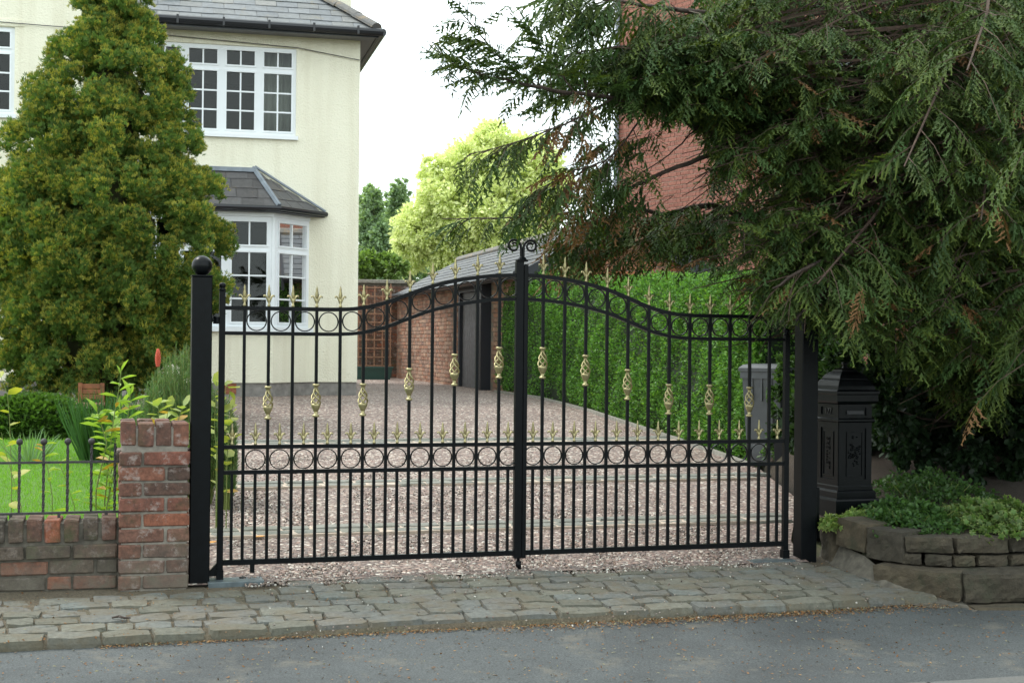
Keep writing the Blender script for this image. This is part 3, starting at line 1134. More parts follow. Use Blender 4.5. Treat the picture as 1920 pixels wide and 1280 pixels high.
def slate_plane(parent, o, u, v, length, rows, gauge, wd, ln, mat, lim, nmax=300, th=.010, seed=3):
    """lay slates on a roof plane; lim(v)->(u0,u1) at that height up the slope"""
    u, v = Vector(u).normalized(), Vector(v).normalized()
    n = u.cross(v).normalized()
    meshes = [slate_mesh(wd * .985, ln, th, seed + k, mat) for k in range(6)]
    r = random.Random(seed)
    rest = MB()
    count = 0
    for row in range(rows):
        vv = row * gauge
        u0, u1 = lim(vv + gauge * .5)
        x = u0 - (wd / 2 if row % 2 else 0) + r.uniform(-.01, .01)
        while x < u1:
            a, b = max(x, u0), min(x + wd, u1)
            x += wd
            if b - a < .04: continue
            p = Vector(o) + u * ((a + b) / 2) + v * (vv - .02 + r.uniform(-.006, .004)) + n * (.003 + th * .9)
            tilt = -th * 1.05 / gauge * .9
            mt = frame_mat(p, u, v, n) @ Matrix.Rotation(tilt + r.uniform(-.006, .006), 4, 'X') @ Matrix.Rotation(r.uniform(-.008, .008), 4, 'Z') @ Matrix.Diagonal(((b - a) / wd, 1, 1, 1))
            if count < nmax:
                link('slate', r.choice(meshes), parent, mt)
            else:
                me = meshes[0]
                rest.add([mt @ vt.co for vt in me.vertices], [tuple(p_.vertices) for p_ in me.polygons])
            count += 1
    if rest.v:
        tag(rest.build('slates', M[mat], parent), kind='stuff')


# front slope of bay roof
sl_v = Vector((0, BO + E, r1[2] - ZB))
L_ = sl_v.length
sl_vn = sl_v.normalized()
slate_plane(br, (e2[0], e2[1], ZB), (1, 0, 0), sl_v, 0, 4, L_ / 4.0, .30, L_ / 4 + .06, 'slate_dark',
            lambda v: (0 + (r2[0] - e2[0]) * v / L_, (e1[0] - e2[0]) - (e1[0] - r1[0]) * v / L_), seed=21)
# right splay of bay roof
a_, b_, c_ = Vector((*e1, ZB)), Vector((*e0, ZB)), Vector(r1)
u_ = (b_ - a_)
lu = u_.length
u_.normalize()
tt = (c_ - a_).dot(u_)
v_ = (c_ - a_) - u_ * tt
lv_ = v_.length
slate_plane(br, a_, u_, v_, 0, 4, lv_ / 4, .26, lv_ / 4 + .05, 'slate_dark', lambda v: (tt * v / lv_, lu + (tt - lu) * v / lv_), seed=31)
m = MB().tube([Vector((*e1, ZB)) + Vector((.0, .0, .035)), Vector(r1) + Vector((0, -.02, .02))], .038, 6)
m.build('lead_hip', M['lead'], br)
m = MB().tube([Vector((*e2, ZB)) + Vector((.0, .0, .035)), Vector(r2) + Vector((0, -.02, .02))], .038, 6)
m.build('lead_hip', M['lead'], br)
MB().obox((r2[0], 0), (1, 0), (0, -1), -.02, r1[0] - r2[0] + .02, .003, .10, 3.66, 3.72).build('lead_flashing', M['lead'], br)
m = MB().tube([Vector((e0[0] + .01, -.012, ZB + .04)), Vector((r1[0] + .02, -.012, r1[2] + .05))], .018, 5)
m.build('lead_flashing', M['lead'], br)
m = MB()
for k in range(3):
    m.box(-1.95, -1.74, -BO - .006 + .02, -BO + .03, .555 + k * .042, .585 + k * .042)
m.box(-1.96, -1.73, -BO + .016, -BO + .05, .545, .69)
m.build('air_brick', M['airbrick'], house)

# main roof
OV, PT = .34, math.tan(R(38))
roof = link('roof', bpy.data.meshes.new('r'), house)
m = MB()
xr, yf, yb = .20, -OV, 7 + OV
half = (yb - yf) / 2
zr = ZT + .10 + half * PT
yg = .30
zg = ZT + .10 + (yg - yf) * PT
m.add([(-3.44, yf, ZT + .10), (xr, yf, ZT + .10), (xr, yb, ZT + .10), (-9.2, yb, ZT + .10), (xr - half, yf + half, zr), (-9.2, yf + half, zr), (-9.2, yg, zg), (-3.44, yg, zg)],
      [(0, 1, 4, 5, 6, 7), (1, 2, 4), (2, 3, 5, 4), (0, 3, 2, 1)])
roof.data = m.mesh('roof', M['slate'])
m = MB()
m.box(-3.44, xr - .01, yf + .01, -.001, ZT, ZT + .098)
m.box(.001, xr - .01, .0, yb, ZT, ZT + .098)
m.build('soffit', M['soffit'], roof)
m = MB().box(-3.44, xr - .004, yf - .012, yf + .008, ZT - .02, ZT + .094)
m.box(xr - .008, xr + .012, yf - .012, yb, ZT - .02, ZT + .094)
m.build('fascia', M['fascia'], roof)
m = MB().tube([(-3.44, yf - .06, ZT + .06), (xr + .07, yf - .06, ZT + .05)], .056, 10)
m.tube([(xr + .065, yf - .07, ZT + .05), (xr + .065, yb, ZT + .05)], .056, 10)
for k in range(6): m.box(-.1 - k * .62, -.07 - k * .62, yf - .12, yf - .01, ZT - .0, ZT + .115)
m.build('gutter', M['black_plastic'], roof)
ls = 1 / math.cos(math.atan(PT))
slate_plane(roof, (-3.44, yf - .03, ZT + .105 - .02), (1, 0, 0), (0, 1, PT), 0, 9, .185, .30, .235, 'slate',
            lambda v: (0, 3.44 + xr - v / ls + .02), seed=41)
hv = Vector((-1, 1, PT))
ht = MB()
pr = []
for k in range(9):
    a = math.pi * k / 8
    pr.append((.115 * math.cos(a), .085 * math.sin(a)))
ln = .42
vs, fs = [], []
for y in (0, ln):
    for x, z in pr: vs.append((x * (1 if y == 0 else .94), y, z - .02))
for k in range(8): fs.append((k, k + 1, 10 + k, 9 + k))
fs.append(tuple(range(9)))
ht.add(vs, fs)
htm = ht.mesh('hip_tile', M['hip_tile'])
hvn = hv.normalized()
hu = Vector((1, 1, 0)).normalized()
hn = hu.cross(hvn).normalized()
if hn.z < 0: hn = -hn
for k in range(8):
    p = Vector((xr, yf, ZT + .12)) + hvn * (k * .40) + Vector((random.uniform(-.01, .01), 0, .012 + .004 * (k % 2)))
    link('hip_tile', htm, roof, frame_mat(p, hvn.cross(hn), hvn, hn))
m = MB().box(-2.86, -2.62, .05, .3, ZT + .52, ZT + .56)
m.box(-2.84, -2.64, .06, .29, ZT + .40, ZT + .55)
m.build('roof_vent', M['lead'], roof)
m = MB().box(-.75, .24, 3.2, 3.8, 5.75, 9.6)
m.box(-.80, .28, 3.15, 3.85, 9.6, 9.75)
m.build('chimney', M['cream_render'], roof)
MB().tube([(-6, -.03, 5.60), (-4.4, -.035, 5.56), (-2.9, -.035, 5.535), (-.9, -.03, 5.46), (-.01, -.03, 5.335)], .006, 5).build('cable', M['cable'], house)


# curtains hanging inside
def curtain(x0, x1, y, z0, z1, label, mat='curtain_cloth', n=30, rz=0.0, o=None):
    m = MB()
    vs, fs = [], []
    for i in range(n + 1):
        x = x0 + (x1 - x0) * i / n
        yy = y + .028 * math.sin(i * 1.25) + .01 * math.sin(i * .6 + 1)
        vs += [(x, yy, z0), (x, yy, z1), (x, yy + .006, z0), (x, yy + .006, z1)]
    for i in range(n):
        a = i * 4
        fs += [(a, a + 4, a + 5, a + 1), (a + 2, a + 3, a + 7, a + 6), (a + 1, a + 5, a + 7, a + 3), (a, a + 2, a + 6, a + 4)]
    m.add(vs, fs)
    ob = m.build('curtain', M[mat], None, True)
    ob.matrix_basis = house.matrix_basis @ (o or Matrix.Identity(4))
    ob.location = house.location if o is None else ob.location
    return tag(ob, label, 'curtain')


bpy.context.view_layer.update()
curtain(-1.45, -.88, .34, 4.15, 5.5, 'pale pleated curtain at the right end of the upstairs window')
cm = Matrix.Translation((-1.236, -BO + .18, 0)) @ Matrix.Rotation(R(45), 4, 'Z')
curtain(.30, .76, 0, 1.45, 3.0, 'pale pleated curtain behind the angled side of the bay window', o=cm)
curtain(.10, .27, .02, 1.45, 3.0, 'narrow dark red curtain beside the pale one in the bay', 'curtain_red', 10, o=cm)

# ================================================================ brick garage
GA = R(15)
gar = tag(empty('brick_garage', (.226, 20.6, 0), GA), 'brick garage with slate roof and black boarded gable behind the hedge', 'garage')
GW_, GLN, GE, GRZ = 2.95, 11.0, 2.40, 3.18
DR = (2.28, 4.52, .48, 2.28)
m = MB()


def cells_y(mb, y0, y1, z0, z1, x0, x1, holes):
    ys = sorted({y0, y1, *[h[0] for h in holes], *[h[1] for h in holes]})
    zs = sorted({z0, z1, *[h[2] for h in holes], *[h[3] for h in holes]})
    for a, b in zip(ys, ys[1:]):
        for c, d in zip(zs, zs[1:]):
            ym, zm = (a + b) / 2, (c + d) / 2
            if any(h[0] < ym < h[1] and h[2] < zm < h[3] for h in holes): continue
            mb.box(x0, x1, a, b, c, d)


cells_y(m, 0, GLN, .3, GE, .012, .22, [DR])
m.box(GW_ - .22, GW_, 0, GLN, .3, GE)
m.add([(.012, .012, .3), (GW_, .012, .3), (GW_, .012, GE), (GW_ / 2, .012, GRZ - .06), (.012, .012, GE), (.012, .2, .3), (GW_, .2, .3), (GW_, .2, GE), (GW_ / 2, .2, GRZ - .06), (.012, .2, GE)],
      [(0, 1, 2, 3, 4), (9, 8, 7, 6, 5), (0, 5, 6, 1), (1, 6, 7, 2), (2, 7, 8, 3), (3, 8, 9, 4), (4, 9, 5, 0)])
m.box(.2, GW_ - .2, GLN - .2, GLN, .3, GE)
gwall = m.build('wall', M['mortar'], gar)
# side wall bricks (too small to tell apart one by one)
mb = MB()
z, row = .42, 0
while z < GE - .06:
    y = (.115 if row % 2 else 0)
    while y < GLN - .05:
        l = .218 if random.random() < .75 else .106
        y1 = min(y + l, GLN)
        if not (y1 > DR[0] - .02 and y < DR[1] + .02 and z < DR[3] + .04):
            mb.box(-.002 + random.uniform(-.003, .003), .03, y, y1, z, z + .064)
        y = y1 + .011
    z += .0755
    row += 1
tag(mb.build('bricks', M['garage_brick'], gwall), kind='stuff')
# gable bricks, each its own
z, row = 1.95, 0
while z < GRZ - .1:
    hw = GW_ / 2 if z < GE - .1 else GW_ / 2 * (GRZ - .1 - z) / (GRZ - GE)
    x = GW_ / 2 - hw
    x += (.06 if row % 2 else 0)
    while x < GW_ / 2 + hw - .08:
        l = .218
        put_brick(gwall, 'gable_brick', l, .0645, .06, x + l / 2, .032, z + .032, 0, .002)
        x += l + .011
    z += .0755
    row += 1
# doors
dj = MB()
dj.box(-.03, .10, DR[0] - .0, DR[0] + .11, DR[2], DR[3])
dj.box(-.03, .10, DR[1] - .11, DR[1], DR[2], DR[3])
dj.box(-.03, .10, DR[0] + .11, DR[1] - .11, DR[3] - .10, DR[3])
door = dj.build('door', M['door_frame'], gar)
nb = 15
bwid = (DR[1] - DR[0] - .22) / nb
for k in range(nb):
    y0 = DR[0] + .11 + k * bwid
    MB().bbox(.03 + random.uniform(-.002, .002), .055, y0 + .004, y0 + bwid - .004, DR[2] + .03, DR[3] - .10, .004).build('board', M['door_boards'], door)
MB().box(-.16, .02, DR[0] - .02, DR[0] + .10, DR[2], DR[3] + .02).build('door_post', M['door_frame'], door)
# roof
rise = GRZ - GE
OVE, OVG = .16, .12
gr = link('roof', bpy.data.meshes.new('r'), gar)
sl_ = rise / (GW_ / 2)
m = MB()
zt = GRZ
lx, rx, ez = -OVE, GW_ + OVE, GE - OVE * sl_
th = .07
y0, y1 = -OVG, GLN + OVG
prof = [(lx, ez), (GW_ / 2, zt), (rx, ez), (rx, ez - th), (GW_ / 2, zt - th * 1.3), (lx, ez - th)]
vs = [(x, y, z) for y in (y0, y1) for x, z in prof]
fs = [(5, 4, 1, 0), (4, 3, 2, 1), (6, 7, 10, 11), (7, 8, 9, 10)]
fs += [(i, i + 6, (i + 1) % 6 + 6, (i + 1) % 6) for i in range(6)]
m.add(vs, fs)
gr.data = m.mesh('roof', M['slate_dark'])
v_ = Vector((GW_ / 2 - lx, 0, zt - ez))
lr = v_.length
slate_plane(gr, (lx - .03, y1, ez - .02), (0, -1, 0), v_, 0, 9, lr / 9 + .004, .33, lr / 9 + .08, 'slate_mid', lambda v: (0, y1 - y0), 300, .012, seed=61)
MB().tube([(GW_ / 2, y0, zt + .02), (GW_ / 2, y1, zt + .02)], .085, 8).build('ridge', M['hip_tile'], gr)
m = MB()
for sgn in (-1, 1):
    a = Vector((GW_ / 2, 0, zt + .035))
    b = Vector((GW_ / 2 + sgn * (GW_ / 2 + OVE), 0, ez + .035))
    dv = (b - a)
    vs = []
    for yy in (y0 - .03, y0 + .02):
        vs += [(a.x, yy, a.z), (b.x, yy, b.z), (b.x, yy, b.z - .23), (a.x, yy, a.z - .26)]
    m.add(vs, [(0, 1, 2, 3), (7, 6, 5, 4), (0, 4, 5, 1), (1, 5, 6, 2), (2, 6, 7, 3), (3, 7, 4, 0)])
m.build('bargeboard', M['door_frame'], gr)
MB().tube([(lx - .06, y0, ez - .01), (lx - .06, y1, ez - .01)], .05, 8).build('gutter', M['black_plastic'], gr)

# ================================================================ red brick house behind the yew
RA = math.atan2(-math.cos(R(35)), math.sin(R(35)))          # wall runs from its far left end to the near right
rh0 = at(1153, 330, 28.5)
red = tag(empty('red_brick_house', (rh0.x, rh0.y, 0), RA), 'tall red brick house seen through the yew branches', 'house')
RW1 = (5.75, 6.55, 5.6, 6.75)
RW2 = (5.6, 6.5, 2.4, 3.75)
RW3 = (2.6, 3.5, 2.0, 3.3)
m = MB()
wall_cells(m, 0, 12, .2, 10.5, .012, .25, [RW1, RW2])
m.box(0, .24, .25, 8, .2, 10.5)
m.box(.24, 12, 7.8, 8, .2, 10.5)
m.box(11.76, 12, .25, 7.8, .2, 10.5)
rwall = m.build('wall', M['mortar_pale'], red)
rest = MB()
cand = []
z, row = .45, 0
while z < 8.9:
    x = 0 if row % 2 else .06
    k = 0
    while x < 9.5:
        l = .232 if (k + row) % 2 else .112
        hole = any(x + l > h[0] - .02 and x < h[1] + .02 and z + .075 > h[2] - .02 and z < h[3] + .02 for h in (RW1, RW2))
        if not hole: cand.append((x, z, l))
        x += l + .011
        k += 1
    z += .086
    row += 1
near = [c for c in cand if c[0] < 2.6 and 3.2 < c[1] < 5.6 and c[2] > .2][:300]
ns = set(near)
bm_ = [brick_mesh(.232, .075, .05, k, 'red_brick') for k in range(5)]
for x, z, l in cand:
    if (x, z, l) in ns:
        link('brick', random.choice(bm_), rwall, Matrix.Translation((x + l / 2, .026 + random.uniform(-.002, .002), z + .0375)))
    else:
        rest.box(x, x + l, .001 + random.uniform(-.002, .002), .03, z, z + .075)
tag(rest.build('bricks', M['red_brick'], rwall), kind='stuff')
for rect in (RW1, RW2):
    x0, x1, z0, z1 = rect
    mb = MB()
    fr = .07
    for q_ in ((x0, x0 + fr, z0, z1), (x1 - fr, x1, z0, z1), (x0 + fr, x1 - fr, z0, z0 + fr), (x0 + fr, x1 - fr, z1 - fr, z1), (x0 + fr, x1 - fr, (z0 + z1) / 2 - .03, (z0 + z1) / 2 + .03)):
        mb.box(q_[0], q_[1], .05, .12, q_[2], q_[3])
    mb.box(x0 - .08, x1 + .08, -.07, .11, z0 - .10, z0 - .002)
    rw = mb.build('window', M['white_upvc'], red)
    for a, b in ((z0 + fr, (z0 + z1) / 2 - .03), ((z0 + z1) / 2 + .03, z1 - fr)):
        MB().box(x0 + fr, x1 - fr, .08, .09, a, b).build('pane', M['glass'], rw)
m = MB()
m.add([(-.4, -.4, 10.5), (12.4, -.4, 10.5), (12.4, 8.4, 10.5), (-.4, 8.4, 10.5), (3.6, 4, 13.4), (8.4, 4, 13.4)], [(0, 1, 5, 4), (1, 2, 5), (2, 3, 4, 5), (3, 0, 4), (3, 2, 1, 0)])
m.build('roof', M['slate_dark'], red)
m = MB().tube([(.10, -.05, .4), (.10, -.05, 10.4)], .045, 8)
m.build('downpipe', M['lead'], red)

# ================================================================ back wall, trellis, trough
bwall = tag(empty('back_wall', (-7.4, 30.4, 0), R(8)), 'old brick garden wall between the house and the garage', 'wall')
MB().box(0, 5.2, 0, .22, .3, 2.62).build('wall', M['mortar_dark'], bwall)
mb = MB()
z, row = .46, 0
while z < 2.55:
    x = .0 if row % 2 else .11
    while x < 5.1:
        mb.box(x, x + .215, -.012 + random.uniform(-.003, .003), .03, z, z + .064)
        x += .227
    z += .0755
    row += 1
tag(mb.build('bricks', M['old_brick'], bwall), kind='stuff')
MB().bbox(-.05, 5.25, -.06, .28, 2.62, 2.70, .01).build('coping', M['concrete'], bwall)
pT = at(694, 640, 29.6)
tr = tag(empty('trellis', (pT.x, pT.y, .5), R(8)), 'brown wooden trellis panel against the back wall', 'trellis')
for k in range(6):
    x = -.42 + k * .17
    MB().box(x - .012, x + .012, .0, .02, .22, 2.0 if k not in (0, 5) else 2.05).build('slat', M['trellis_wood'], tr)
for k in range(10):
    z = .3 + k * .185
    MB().box(-.46, .46, -.021, -.001, z - .012, z + .012).build('slat', M['trellis_wood'], tr)
tg = tag(empty('planter_trough', (pT.x, pT.y - .25, .49), R(8)), 'dark green planter trough at the foot of the trellis', 'planter')
m = MB()
m.add([(-.44, -.12, 0), (.44, -.12, 0), (.44, .12, 0), (-.44, .12, 0), (-.50, -.15, .27), (.50, -.15, .27), (.50, .15, .27), (-.50, .15, .27)], [(3, 2, 1, 0), (0, 1, 5, 4), (1, 2, 6, 5), (2, 3, 7, 6), (3, 0, 4, 7)])
m.build('tub', M['trough_green'], tg)
MB().box(-.52, .52, -.17, .17, .262, .29).build('rim', M['trough_green'], tg)

# ================================================================ gate posts
def gate_post(s, label, zt=1.575):
    e = tag(empty('gate_post', W(s, -.01, 0), TH), label, 'gate post', 'square black gate posts with ball tops')
    MB().bbox(-.051, .051, -.051, .051, -.05, zt, .004).build('shaft', M['iron'], e)
    MB().bbox(-.054, .054, -.054, .054, zt, zt + .008, .002).build('cap', M['iron'], e)
    pr = [(.018, zt + .004), (.018, zt + .012)]
    for k in range(1, 16):
        a = -math.pi / 2 + math.pi * k / 16
        pr.append((.0525 * math.cos(a), zt + .058 + .0525 * math.sin(a)))
    MB().lathe(pr, 24).build('ball', M['iron_satin'], e, True)
    return e


PL = gate_post(-.106, 'black square gate post with ball top beside the brick pillar')
WG = 3.247
PR = gate_post(WG + .125, 'black square gate post with ball top under the yew branches')
m = MB().bbox(.048, .085, -.02, .055, .12, .42, .004)
m.build('latch_box', M['iron'], PR)

# ================================================================ gate leaves
C0 = 1.6226
KS = [0, .55, .66, .7266, .845, .972, 1.094, 1.219, 1.342, 1.468, 1.56, 1.63]
KF = [0, 0, .015, .05, .18, .405, .625, .785, .895, .967, .992, 1.0]


def pchip(x, xs, ys):
    xs, ys = np.array(xs), np.array(ys)
    d = np.diff(ys) / np.diff(xs)
    mm = np.zeros(len(xs))
    for i in range(1, len(xs) - 1):
        mm[i] = 0 if d[i - 1] * d[i] <= 0 else 2 * d[i - 1] * d[i] / (d[i - 1] + d[i])
    i = min(max(int(np.searchsorted(xs, x)) - 1, 0), len(xs) - 2)
    h = xs[i + 1] - xs[i]
    t = (x - xs[i]) / h
    return float((2 * t ** 3 - 3 * t * t + 1) * ys[i] + (t ** 3 - 2 * t * t + t) * h * mm[i] + (-2 * t ** 3 + 3 * t * t) * ys[i + 1] + (t ** 3 - t * t) * h * mm[i + 1])


def arch(s):
    d = s if s <= C0 else 2 * C0 - s
    return .207 * pchip(d, KS, KF)


ZTOP, ZSEC, ZM1, ZM2, ZBOT = 1.418, 1.287, .695, .563, .096
BARS_L = [.1144 + .1257 * k for k in range(12)]
BARS_R = [C0 + .1262 * (k + 1) for k in range(12)]
BASK = {1: .925, 3: .937, 5: .940, 7: 1.023, 9: 1.102, 11: 1.142}      # centre height of the basket by bar from the hinge

# shared pieces
fm = MB()
fm.lathe([(.0085, 0), (.0085, .010), (.0055, .016), (.0055, .030), (.0085, .046)], 8)
bl_ = [(0, .040), (.0075, .052), (.0105, .064), (.0080, .078), (.0055, .088), (.0060, .096), (.0035, .106), (.0008, .116)]
vs, fs = [], []
for r_, z in bl_:
    vs += [(r_, 0, z), (0, -.0042, z), (-r_, 0, z), (0, .0042, z)]
for i in range(len(bl_) - 1):
    for k in range(4): fs.append((i * 4 + k, i * 4 + (k + 1) % 4, i * 4 + 4 + (k + 1) % 4, i * 4 + 4 + k))
fm.add(vs, fs)
for sg in (-1, 1):
    fm.tube([(sg * .003, 0, .022), (sg * .008, 0, .038), (sg * .014, 0, .052), (sg * .021, 0, .060), (sg * .027, 0, .059), (sg * .029, 0, .054), (sg * .026, 0, .051)], [.004, .0052, .0056, .0052, .0042, .0036, .0025], 6)
FIN = fm.mesh('finial', M['brass'], True)

bm = MB()
bm.lathe([(.0105, .088), (.0175, .086), (.0190, .081), (.0175, .076), (.0105, .074), (.0098, .062), (.0110, .056)], 14)
bm.lathe([(.0110, -.056), (.0098, -.066), (.0105, -.074), (.0175, -.076), (.0190, -.081), (.0175, -.086), (.0105, -.088)], 14)
bm.lathe([(.0112, -.060), (.0150, -.050), (.0215, -.038), (.0255, -.026), (.0250, -.020), (.018, -.016)], 14)
for k in range(4):
    pts, rd = [], []
    for i in range(15):
        t = i / 14
        z = .060 - t * .082
        rr = float(np.interp(t, [0, .2, .45, .7, .88, 1], [.006, .0145, .0210, .0250, .0240, .020]))
        a = k * math.pi / 2 + t * 3.3
        pts.append((rr * math.cos(a), rr * math.sin(a), z))
        rd.append(.0048)
    bm.tube(pts, rd, 6)
BSK = bm.mesh('basket', M['brass'], True)
rm = MB()
rp = []
vs, fs = [], []
for k in range(28):
    a = 2 * math.pi * k / 28
    for r_, y in ((.0478, -.006), (.0533, -.006), (.0533, .006), (.0478, .006)):
        vs.append((r_ * math.cos(a), y, r_ * math.sin(a)))
for k in range(28):
    k2 = (k + 1) % 28
    for j in range(4): fs.append((k * 4 + j, k2 * 4 + j, k2 * 4 + (j + 1) % 4, k * 4 + (j + 1) % 4))
rm.add(vs, fs)
RING = rm.mesh('ring', M['iron'])


def leaf(name, s_root, sgn, bars, label):
    """one gate leaf; sgn=+1 hinged on the left, -1 hinged on the right"""
    e = tag(empty(name, W(s_root, 0, 0), TH), label, 'gate', 'leaves of the driveway gate')
    L = lambda s: s - s_root
    hb = .0155
    a, b = (s_root + sgn * hb, C0 - sgn * .0)            # clear span of the leaf
    lo, hi = min(s_root, C0), max(s_root, C0)
    mst = (C0 - .0345, C0 + .0085) if sgn > 0 else (C0 + .0105, C0 + .0345)
    hst = (s_root - hb, s_root + hb)
    # stiles
    zt = 1.505 if sgn > 0 else 1.31
    MB().bbox(L(hst[0]), L(hst[1]), -.0165, .0165, .03, zt, .002).build('hinge_stile', M['iron'], e)
    m = MB().lathe([(.012, zt), (.0185, zt + .003), (.0185, zt + .010), (.010, zt + .014), (.0165, zt + .022), (.0180, zt + .030), (.0140, zt + .039), (.006, zt + .044)], 12, (0, 0, 0))
    m.build('stile_cap', M['iron'], e, True)
    MB().bbox(L(mst[0]), L(mst[1]), -.0185 if sgn > 0 else -.0165, .0165, ZBOT - .03, 1.70 if sgn > 0 else 1.685, .002).build('meeting_stile', M['iron'], e)
    i0, i1 = (hst[1], mst[0]) if sgn > 0 else (mst[1], hst[0])
    # rails
    tr0, tr1 = (i0, i1) if sgn > 0 else (i0, bars[-1] + .013)
    ss = np.linspace(tr0, tr1, 60)
    MB().sweep([(L(s), ZTOP + arch(s)) for s in ss], .022, .021).build('top_rail', M['iron'], e)
    ss = np.linspace(i0, i1, 60)
    MB().sweep([(L(s), ZSEC + arch(s)) for s in ss], .022, .019).build('ring_rail', M['iron'], e)
    MB().box(L(i0), L(i1), -.011, .011, ZM1 - .0105, ZM1 + .0105).build('middle_rail', M['iron'], e)
    MB().box(L(i0), L(i1), -.011, .011, ZM2 - .0105, ZM2 + .0105).build('middle_rail', M['iron'], e)
    MB().box(L(i0), L(i1), -.0145, .0145, ZBOT - .0135, ZBOT + .0135).build('bottom_rail', M['iron'], e)
    order = list(range(12)) if sgn > 0 else list(range(12))[::-1]
    for i, s in enumerate(bars):
        hk = i if sgn > 0 else 11 - i                         # bar count from the hinge
        zt_ = ZTOP + arch(s) - .008
        m = MB()
        w_ = .0078
        if hk in BASK:
            zb = BASK[hk]
            m.box(L(s) - w_, L(s) + w_, -w_, w_, ZBOT + .0125, zb - .084)
            m.box(L(s) - w_, L(s) + w_, -w_, w_, zb + .084, zt_)
        else:
            m.box(L(s) - w_, L(s) + w_, -w_, w_, ZBOT + .0125, zt_)
        m.build('bar', M['iron'], e)
        if hk in BASK:
            link('basket', BSK, e, Matrix.Translation((L(s), 0, zb)) @ Matrix.Rotation(random.uniform(-.25, .25), 4, 'Z'))
        link('finial', FIN, e, Matrix.Translation((L(s), 0, ZTOP + arch(s) + .009)) @ Matrix.Rotation(random.uniform(-.2, .2), 4, 'Z'))
    # positions of the bays
    pts = ([s_root] + bars + [C0 - .013]) if sgn > 0 else ([C0 + .022] + bars + [s_root])
    for i in range(len(pts) - 1):
        mid = (pts[i] + pts[i + 1]) / 2
        endbay = (i == 0) if sgn > 0 else (i == len(pts) - 2)
        MB().box(L(mid) - .0075, L(mid) + .0075, -.0075, .0075, ZBOT + .0125, ZM2 - .009).build('short_bar', M['iron'], e)
        link('finial', FIN, e, Matrix.Translation((L(mid), 0, ZM1 + .009)) @ Matrix.Rotation(random.uniform(-.2, .2), 4, 'Z'))
        if not endbay:
            link('ring', RING, e, Matrix.Translation((L(mid), 0, (ZM1 + ZM2) / 2)))
            link('ring', RING, e, Matrix.Translation((L(mid), 0, (ZTOP + ZSEC) / 2 + arch(mid))) @ Matrix.Rotation(0, 4, 'Y'))
    return e


LL = leaf('gate_leaf', 0.0, 1, BARS_L, 'left leaf of the black iron gate, carrying the double scroll at its top')
LR = leaf('gate_leaf', WG, -1, BARS_R, 'right leaf of the black iron gate, hinged under the yew')
# hinges, bottom pivots, drop bolt and scroll on the left leaf
m = MB().box(-.09, -.012, -.008, .008, 1.345, 1.36)
m.tube([(-.075, 0, 1.335), (-.075, 0, 1.37)], .013, 8)
m.tube([(-.03, 0, 1.335), (-.03, 0, 1.37)], .016, 8)
m.build('hinge', M['iron'], LL)
m = MB()
m.add([(-.075, -.012, .03), (-.012, -.012, .10), (-.012, -.012, .03), (-.075, .012, .03), (-.012, .012, .10), (-.012, .012, .03)], [(0, 2, 1), (3, 4, 5), (0, 1, 4, 3), (1, 2, 5, 4), (0, 3, 5, 2)])
m.box(-.018, .018, -.022, .022, .012, .06)
m.build('pivot_shoe', M['iron'], LL)
MB().box(.155, .178, -.012, .012, .04, .085).build('stop', M['iron'], LL)
MB().box(-.02, .02, -.022, .022, .005, .06).build('pivot_shoe', M['iron'], LR)
m = MB().tube([(C0 - .005, -.004, .10), (C0 - .005, -.004, .035)], .009, 8)
m.tube([(C0 - .005, -.004, .05), (C0 - .005, -.004, .028), (C0 + .004, -.01, .006)], [.016, .017, .008], 8)
m.build('drop_bolt', M['iron'], LL, True)
m = MB().bbox(C0 - .032, C0 + .032, -.02, .02, 1.7, 1.712, .003)
m.lathe([(.026, 1.712), (.02, 1.722), (.011, 1.73)], 10, (C0 + .002, 0, 0))
cap = m.build('stile_cap', M['iron'], LL)
for sg in (-1, 1):
    pts, rd = [], []
    x0 = C0 + .002
    for i in range(7):
        t = i / 6
        pts.append((x0 + sg * (.0065 + .001 * t), 0, 1.722 + .055 * t))
        rd.append(.0075)
    for i in range(1, 30):
        t = i / 29
        a = math.pi - t * math.radians(500)
        rr = .0405 * (1 - .66 * t)
        cx, cz = x0 + sg * (.0075 + .0405), 1.777
        cz += .008 * min(1, t * 3) + .002
        pts.append((cx + sg * rr * math.cos(a), 0, cz + rr * math.sin(a)))
        rd.append(.0075 - .002 * t)
    MB().tube(pts, rd, 8).build('scroll', M['iron_satin'], LL, True)

# steel cover plates at the pivots
pl_ = tag(empty('pivot_plate', W(.075, -.02, 0), TH), 'dark steel cover plate on the ground beside the left gate post', 'plate', 'steel plates under the gate pivots')
MB().bbox(-.14, .145, -.085, .065, -.03, .012, .002).build('plate', M['plate_steel'], pl_)
MB().lathe([(.018, .0115), (.018, .017), (.012, .019)], 10, (.045, .03, 0)).build('bolt', M['iron'], pl_)
pl_ = tag(empty('pivot_plate', W(WG - .13, -.02, 0), TH), 'dark steel cover plate on the ground beside the right gate post', 'plate', 'steel plates under the gate pivots')
MB().bbox(-.12, .155, -.07, .085, -.03, .011, .002).build('plate', M['plate_steel'], pl_)

